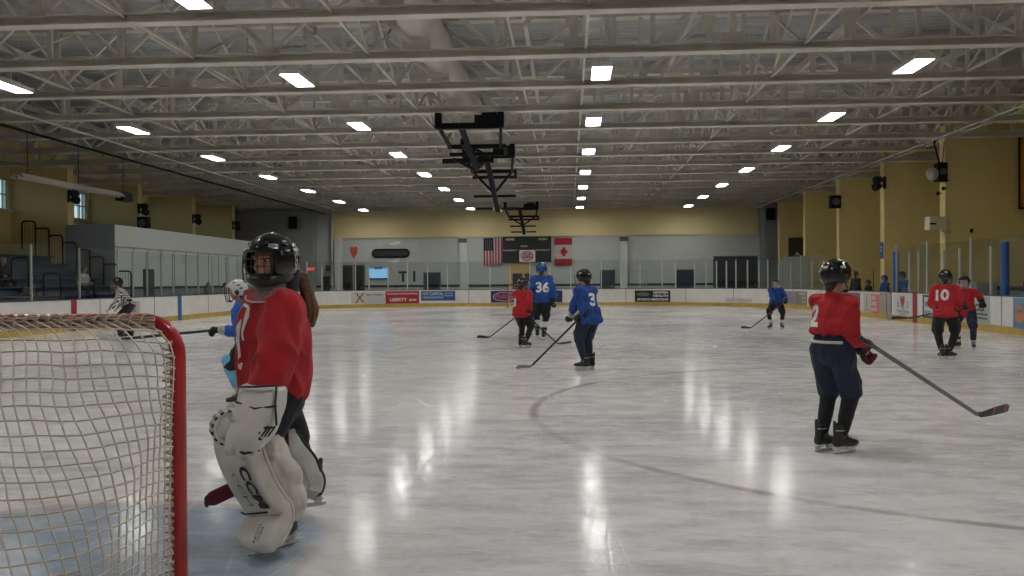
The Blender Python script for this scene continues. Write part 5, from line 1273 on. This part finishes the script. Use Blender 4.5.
# calf and knee wraps behind the near pad
mb = MB()
for pts_, rr in (([(-1.53, 4.24, .60), (-1.50, 4.22, .50), (-1.47, 4.26, .38), (-1.43, 4.30, .26), (-1.43, 4.32, .20)], [.07,.085,.085,.08,.06]),): limb(mb, [W2(*q) for q in pts_], rr)
ell(mb, [(W2(-1.475, 4.20, .52), .05, .07, V((1,0,0)), V((0,1,0))), (W2(-1.43, 4.24, .43), .065, .07, V((1,0,0)), V((0,1,0))), (W2(-1.42, 4.27, .36), .055, .06, V((1,0,0)), V((0,1,0)))])
link('pad_wrap', remesh(mb, .009, 2, fold=.006, fscale=14, mats=[PADW]), padL)
tx = (V((0,0,1))); nrm = V(cam_n).normalized()
axis = (V((-1.495, 4.185, .215))-V((-1.605, 4.06, .54))).normalized()      # down the shin
upv = axis.cross(nrm).normalized()
if upv.x < 0: upv = -upv
def pad_text(s, size, centre, width=None, name='pad_lettering', m=INKB, bold=.03):
    """reads down the shin"""
    d = -nrm; dd = d.normalized()
    vs, fs = text_polys(s, size, bold*size)
    if width: ww = max(v.x for v in vs)-min(v.x for v in vs); vs = [V((v.x*width/ww, v.y, 0)) for v in vs]
    bm = bmesh.new(); bv = [bm.verts.new(V(centre)-GLOC+axis*v.x+upv*v.y-d*.3) for v in vs]
    for f_ in fs:
        try: bm.faces.new([bv[i] for i in f_])
        except ValueError: pass
    bmesh.ops.triangulate(bm, faces=bm.faces)
    for _ in range(3):
        e = [x for x in bm.edges if x.calc_length() > .015]
        if e: bmesh.ops.subdivide_edges(bm, edges=e, cuts=1); bmesh.ops.triangulate(bm, faces=bm.faces)
    tree = BVHTree.FromPolygons([v.co for v in padL.data.vertices], [p_.vertices for p_ in padL.data.polygons]); dead = []
    for v in bm.verts:
        h_ = tree.ray_cast(v.co, d, 1.0)
        if h_[0] is None: dead.append(v)
        else: v.co = h_[0]+h_[1]*.006
    bmesh.ops.delete(bm, geom=dead, context='VERTS'); me = bpy.data.meshes.new(name); bm.to_mesh(me); bm.free(); me.materials.append(m); link(name, me, padL)
pad_text('CCM', .085, (-1.510, 4.07, .385), .25, bold=.04)
pad_text('CCM', .045, (-1.615, 4.05, .37), .20, m=mat('pad_ink_worn', (.16,.15,.14), .6, var=.6, scale=40), bold=.0)
pad_text('CCM', .026, (-1.545, 4.05, .15), .09, bold=.02, m=mat('pad_ink_faint', (.2,.19,.17), .6)); pad_text('PRO', .022, (-1.515, 4.05, .15), .07, m=mat('pad_ink_faint', (.2,.19,.17), .6), bold=.02)
m = MB(); m.tube([W2(-1.600, 4.045, .262), W2(-1.585, 4.055, .250), W2(-1.50, 4.10, .247), W2(-1.40, 4.17, .255)], .005, 6); m.build('pad_seam', INKB, padL, smooth=True)
sk = ((.02,.02,.022), (.62,.62,.60))
add_skate(goalie, 'goalie_skate', sk, aL, (-.50, -.66, -.05), 1.03)
add_skate(goalie, 'goalie_skate', sk, aR+V((-.02,0,-.02)), (-.90, -.25, -.04), 1.0, up=(-.45, -.25, .85))
# mask, throat guard, hair
hm = add_helmet(goalie, ('gm', (.008,.008,.009), M_cageB, (.5,.5,.5)), hc, Mh, .93, goalie=True)
mb = MB(); # brand letters on the mask's cheek, reading upward
shell = hm.data; tree = BVHTree.FromPolygons([v.co for v in shell.vertices], [p_.vertices for p_ in shell.polygons])
def mask_text(s, size, a, z, turn, width=None):
    vs, fs = text_polys(s, size, .05*size); out = []
    if width: ww = max(v.x for v in vs)-min(v.x for v in vs); vs = [V((v.x*width/ww, v.y, 0)) for v in vs]
    for v in vs:
        x = v.x*math.cos(turn)-v.y*math.sin(turn); y = v.x*math.sin(turn)+v.y*math.cos(turn)
        aa = a-x/.15; d = V((math.sin(aa), math.cos(aa), 0)); h_ = tree.ray_cast(d*.5+V((0,0,z+y)), -d, 1.0)
        out.append((h_[0] if h_[0] else d*.16+V((0,0,z+y)))+d*.003)
    mb.add(out, fs)
mask_text('CCM', .036, -1.60, -.005, -PI/2, .085); mask_text('CCM', .024, -.62, .088, 0, .06)
mb.build('mask_lettering', plastic('mask_text', (.55,.55,.55), .4), hm)
mb = MB(); vs = []; Mi = Mh
for j in range(9):
    for i in range(17):
        a = -1.25+2.5*i/16; t = j/8; r_ = .135+.03*t
        vs.append(hc+Mi @ V((math.sin(a)*r_*.86, math.cos(a)*r_*.86+.02, -.118-.095*t*(1-.30*(a/1.25)**2))))
mb.add(vs, [(j*17+i, j*17+i+1, j*17+i+18, j*17+i+17) for j in range(8) for i in range(16)])
TG = bpy.data.materials.new('throat_plastic'); TG.use_nodes = True; b_ = TG.node_tree.nodes['Principled BSDF']; b_.inputs['Base Color'].default_value = (.75,.72,.70,1); b_.inputs['Alpha'].default_value = .10; b_.inputs['Roughness'].default_value = .25
o = mb.build('throat_guard', TG, hm, smooth=True); o.matrix_local = (Matrix.Translation(hc) @ Mh.to_4x4()).inverted(); sd_ = o.modifiers.new('solid', 'SOLIDIFY'); sd_.thickness = .003
mb = MB(); edge = [vs[8*17+i] for i in range(17)]; mb.tube(edge, .0035, 6); o = mb.build('guard_edge', mat('guard_edge', (.60,.58,.56), .4), hm, smooth=True); o.matrix_local = (Matrix.Translation(hc) @ Mh.to_4x4()).inverted()
mb = MB(); limb(mb, [hc+V((.02,.07,-.07)), hc+V((.01,.05,-.14))], [.098,.105]); link('neck_guard', remesh(mb, .01, 2, mats=[BLK_C]), goalie)
HAIR = mat('hair_brown', (.13,.065,.032), .5, var=.35, scale=45)
mb = MB(); rnd = random.Random(4)
for i in range(60):
    a = rnd.uniform(0, 2*PI); q = rnd.uniform(0, 1)**.5; ox, oy = math.cos(a)*q, math.sin(a)*q; L_ = rnd.uniform(.8, 1.05)
    P0 = W2(-1.405, 4.42, 1.43)+V((ox*.02, oy*.02, 0)); P1 = W2(-1.385, 4.43, 1.33)+V((ox*.028, oy*.028, 0)); P2 = W2(-1.355, 4.42, 1.24)+V((ox*.032, oy*.03, 0)); P3 = W2(-1.362, 4.41, 1.20-.05*L_)+V((ox*.022, oy*.02, 0))
    limb(mb, [P0, P1, P2, P3], [.008,.009,.008,.004], 6, 4)
mb.build('ponytail', HAIR, goalie, smooth=True)
mb = MB(); limb(mb, [W2(-1.44, 4.40, 1.44), W2(-1.41, 4.42, 1.41), W2(-1.385, 4.43, 1.34), W2(-1.36, 4.42, 1.25), W2(-1.365, 4.41, 1.19)], [.028,.030,.032,.032,.018]); link('hair', remesh(mb, .007, 2, fold=.008, fscale=22, stretch=(2,2,.35), mats=[HAIR]), goalie)
# catching glove on the near hand
LW = mat('glove_leather', (.66,.65,.61), .42, var=.05, scale=8)
xx = V((.90, -.15, -.08)).normalized(); yv = V((.2, 1, 0)).normalized()
mb = MB()
ell(mb, [(W2(-1.475, 4.03, .875), .112, .075, xx, yv), (W2(-1.480, 4.00, .79), .115, .08, xx, yv), (W2(-1.495, 3.985, .73), .108, .085, xx, yv)], 24, pw=3)
ell(mb, [(W2(-1.485, 3.985, .735), .105, .085, xx, yv), (W2(-1.52, 3.97, .66), .115, .085, xx, yv), (W2(-1.55, 3.965, .60), .088, .065, xx, yv)], 24, pw=2.6)
for i in range(4): limb(mb, [W2(-1.44-.045*i, 3.93, .68-.006*i), W2(-1.47-.045*i, 3.925, .62-.006*i), W2(-1.50-.040*i, 3.95, .575)], [.026,.025,.020], 10)     # finger stalls
limb(mb, [W2(-1.56, 3.99, .74), W2(-1.615, 3.98, .73), W2(-1.665, 3.97, .70)], [.035,.03,.026], 10)                                                                # thumb stall
cgl = link('catching_glove', remesh(mb, .007, 2, fold=.003, fscale=12, mats=[LW]), goalie)
mb = MB()
for (c, r0, tilt) in ((W2(-1.635, 3.985, .69), .074, .35),):
    Mr = Matrix.Rotation(.5, 3, 'Z') @ Matrix.Rotation(tilt, 3, 'Y')
    for off, m_r in ((-.03, .014), (.03, .014)): mb.tube([c+Mr @ V((math.cos(a)*r0*.95, off, math.sin(a)*r0)) for a in [2*PI*i/28 for i in range(29)]], m_r, 8)
    pk = MB(); pk.sphere(c, (r0*.92, .05, r0*.95), 24, 14, Mr); pk.build('pocket', LW, cgl, smooth=True)
mb.build('pocket_rim', LW, cgl, smooth=True)
mb = MB()
for off in (-.045, .0, .045):
    for i in range(0, 28, 2):
        a = 2*PI*i/28; a2 = 2*PI*(i+1)/28; f2 = lambda q: c+Mr @ V((math.cos(q)*r0*1.06, off, math.sin(q)*r0*1.10)); mb.bar(f2(a), f2(a2), .006, .010)
mb.build('lace', INKB, cgl)
mb = MB()
def trim(p_, q_, r_=.006, sag=.02): mb.tube([W2(*p_), W2(*[(a+b)/2-(sag if k == 2 else (.02 if k == 1 else 0)) for k, (a, b) in enumerate(zip(p_, q_))]), W2(*q_)], r_, 6)
trim((-1.585, 3.955, .815), (-1.375, 3.925, .80)); trim((-1.585, 3.945, .705), (-1.385, 3.905, .70), sag=.0); trim((-1.565, 3.96, .885), (-1.385, 3.945, .895), sag=0); trim((-1.60, 3.94, .60), (-1.46, 3.93, .59), .006, .02)
trim((-1.375, 3.925, .90), (-1.375, 3.92, .71), .006, 0)
mb.build('glove_trim', INKB, cgl, smooth=True)
mb = MB(); gm = frame(W2(-1.475, 3.893, .655), (.95, -.1, .2), (-.15, 0, 1)); text_on(mb, 'GX', .045, gm, .004)
for i in range(3): mb.bar(W2(-1.44+i*.016, 3.893, .66), W2(-1.405+i*.016, 3.898, .71), .007, .004, (0,1,0))
mb.build('glove_lettering', INKB, cgl)
# blocker on the far hand
bk = MB(); bM = frame(W2(-1.66, 4.62, .80), (.2, .95, 0), (-.1, 0, 1)); bk.box(-.10, .10, -.19, .19, -.03, .02, bM); ob = bk.build('blocker', LW, goalie, bevel=.012)
add_glove(goalie, GBW[0], GBW[1:], wR, eR, (.1, .1, .9), 1.0, 1)
# goalie stick: blade toe shows left of the near pad
GS = thing('goalie_stick', 'goalie stick with a maroon taped blade poking out left of the near leg pad', 'goalie stick', (-1.50, 4.36, .42))
MAR = mat('tape_maroon', (.13,.012,.03), .75, var=.2, scale=30, bump=.3, bscale=90)
hl = V((0, 0, 0)); toe = V((-1.845, 4.20, .275))-V((-1.50, 4.36, .42)); d = toe.normalized(); upb = (V((0,0,1))-d*d.z).normalized(); nb = upb.cross(d)
rings = []
for i in range(13):
    q = i/12; c = toe*q+nb*.02*q*q; h_ = .078*(1 if q < .9 else math.sqrt(max(.2, 1-((q-.9)/.1)**2*.7)))
    rings.append([c+upb*(h_/2*math.copysign(abs(math.sin(a))**.6, math.sin(a)))+nb*(.013*math.cos(a)) for a in [2*PI*j/12 for j in range(12)]])
MB().loft(rings).build('blade', MAR, GS, smooth=True)
MB().sphere(toe*.985+nb*.02, (.014,.014,.033), 12, 8, Matrix.Rotation(.0, 3, 'X')).build('toe_tape', ST_B, GS, smooth=True)
pdl = V((-1.60, 4.62, .80))-V((-1.50, 4.36, .42)); MB().bar(V((0,0,0)), pdl*.85, .075, .022, nb).build('paddle', MAR, GS, bevel=.006); MB().bar(pdl*.8, pdl*1.9, .03, .02, nb).build('shaft', ST_B, GS, bevel=.004)

# ------------------------------------------------------------------ people off the ice
def onlooker(name, label, loc, face, s, col, hair, sit=False, pants=BLK_C, **k):
    dx, dy = V((face[0], face[1])).normalized(); rt = V((dy, -dx, 0)); fw = V((dx, dy, 0)); L_ = V(loc)
    hz = .62 if sit else .92
    hands = {'L': L_+fw*.30*s-rt*.14*s+V((0,0,(.72 if sit else .82)*s)), 'R': L_+fw*.30*s+rt*.14*s+V((0,0,(.72 if sit else .82)*s))} if k.get('hands') is None else k['hands']
    feet = {'L': (-.12, .38 if sit else 0, 0, .1), 'R': (.12, .38 if sit else 0, 0, -.1)}
    st = dict(jersey=col, top_name='jacket', pants=pants, trousers=True, bare=True, shoes=True, hair=hair, wide=.88, pad=.82, hem=-.08, eyes=False)
    if k.get('helmet'): st.update(helmet=k['helmet'], hair=None, top_name='jersey', bare=False, glove=GB, shoes=False)
    return figure(name, label, tuple(loc), face, s, (0, 0, hz), (0, .12), hands, feet, st, head=(k.get('hy', 0), .1), shaft=(rt.x, rt.y, 0), vox=.018)
onlooker('spectator', 'dark-jacketed spectator with fair hair seated highest at the left edge of the bleachers', (-19.2, 27.7, .98), (.9, -.2), .98, cloth('jacket_dark', (.03,.03,.035)), ('fair', 'short', (.35,.25,.15)), True)
onlooker('spectator', 'spectator in a grey-brown coat seated low in the left bleachers', (-18.2, 27.6, .38), (.95, -.2), .95, cloth('coat_brown', (.10,.09,.08)), ('greyish', 'short', (.30,.28,.25)), True)
onlooker('spectator', 'dark-haired spectator in a pale top seated in the left bleachers', (-17.95, 30.4, .68), (.95, -.2), 1.0, cloth('pale_top', (.40,.40,.38)), ('dark', 'short', (.02,.015,.01)), True)
onlooker('spectator', 'long-haired spectator in a grey jacket standing behind the left glass', (-15.9, 36.6, 0), (.9, -.4), .86, cloth('jacket_grey', (.14,.14,.15)), ('lightbrown', 'long', (.22,.17,.12)))
onlooker('spectator', 'dark-haired spectator in a light jacket leaning at the left glass near the white helmeted player', (-15.9, 38.4, 0), (.9, -.4), .84, cloth('jacket_light', (.36,.36,.36)), ('black', 'short', (.012,.01,.01)))
onlooker('hockey_player', 'blue player on the bench holding a stick upright', (11.75, 32.3, 0), (-.9, -.3), .90, BLUE_C, None, helmet=HBL)
onlooker('hockey_player', 'blue player on the bench in a black helmet beside the padded post', (11.75, 30.6, 0), (-.9, -.3), .97, BLUE_C, None, helmet=HB)
onlooker('coach', 'person in a dark jacket standing at the bench behind the nearest right-hand red player', (11.8, 35.6, 0), (-.9, -.4), 1.02, cloth('jacket_black', (.015,.015,.017)), ('brown2', 'short', (.06,.035,.02)))
onlooker('hockey_player', 'dark-clothed player sitting low on the bench in a black helmet', (11.95, 34.6, 0), (-.9, -.3), .80, cloth('jersey_black', (.015,.015,.017)), None, helmet=HB)
onlooker('spectator', 'onlooker in a dull red top behind the glass beside the blue padded post', (13.4, 25.6, 0), (-.9, -.2), .93, cloth('top_maroon', (.16,.05,.045)), ('brown3', 'short', (.06,.03,.02)))
stick('black stick standing upright in the hands of the blue bench player', (11.38, 32.55, 1.75), (11.38, 32.55, .05), (11.36, 32.30, .05), ST_B, ST_B)
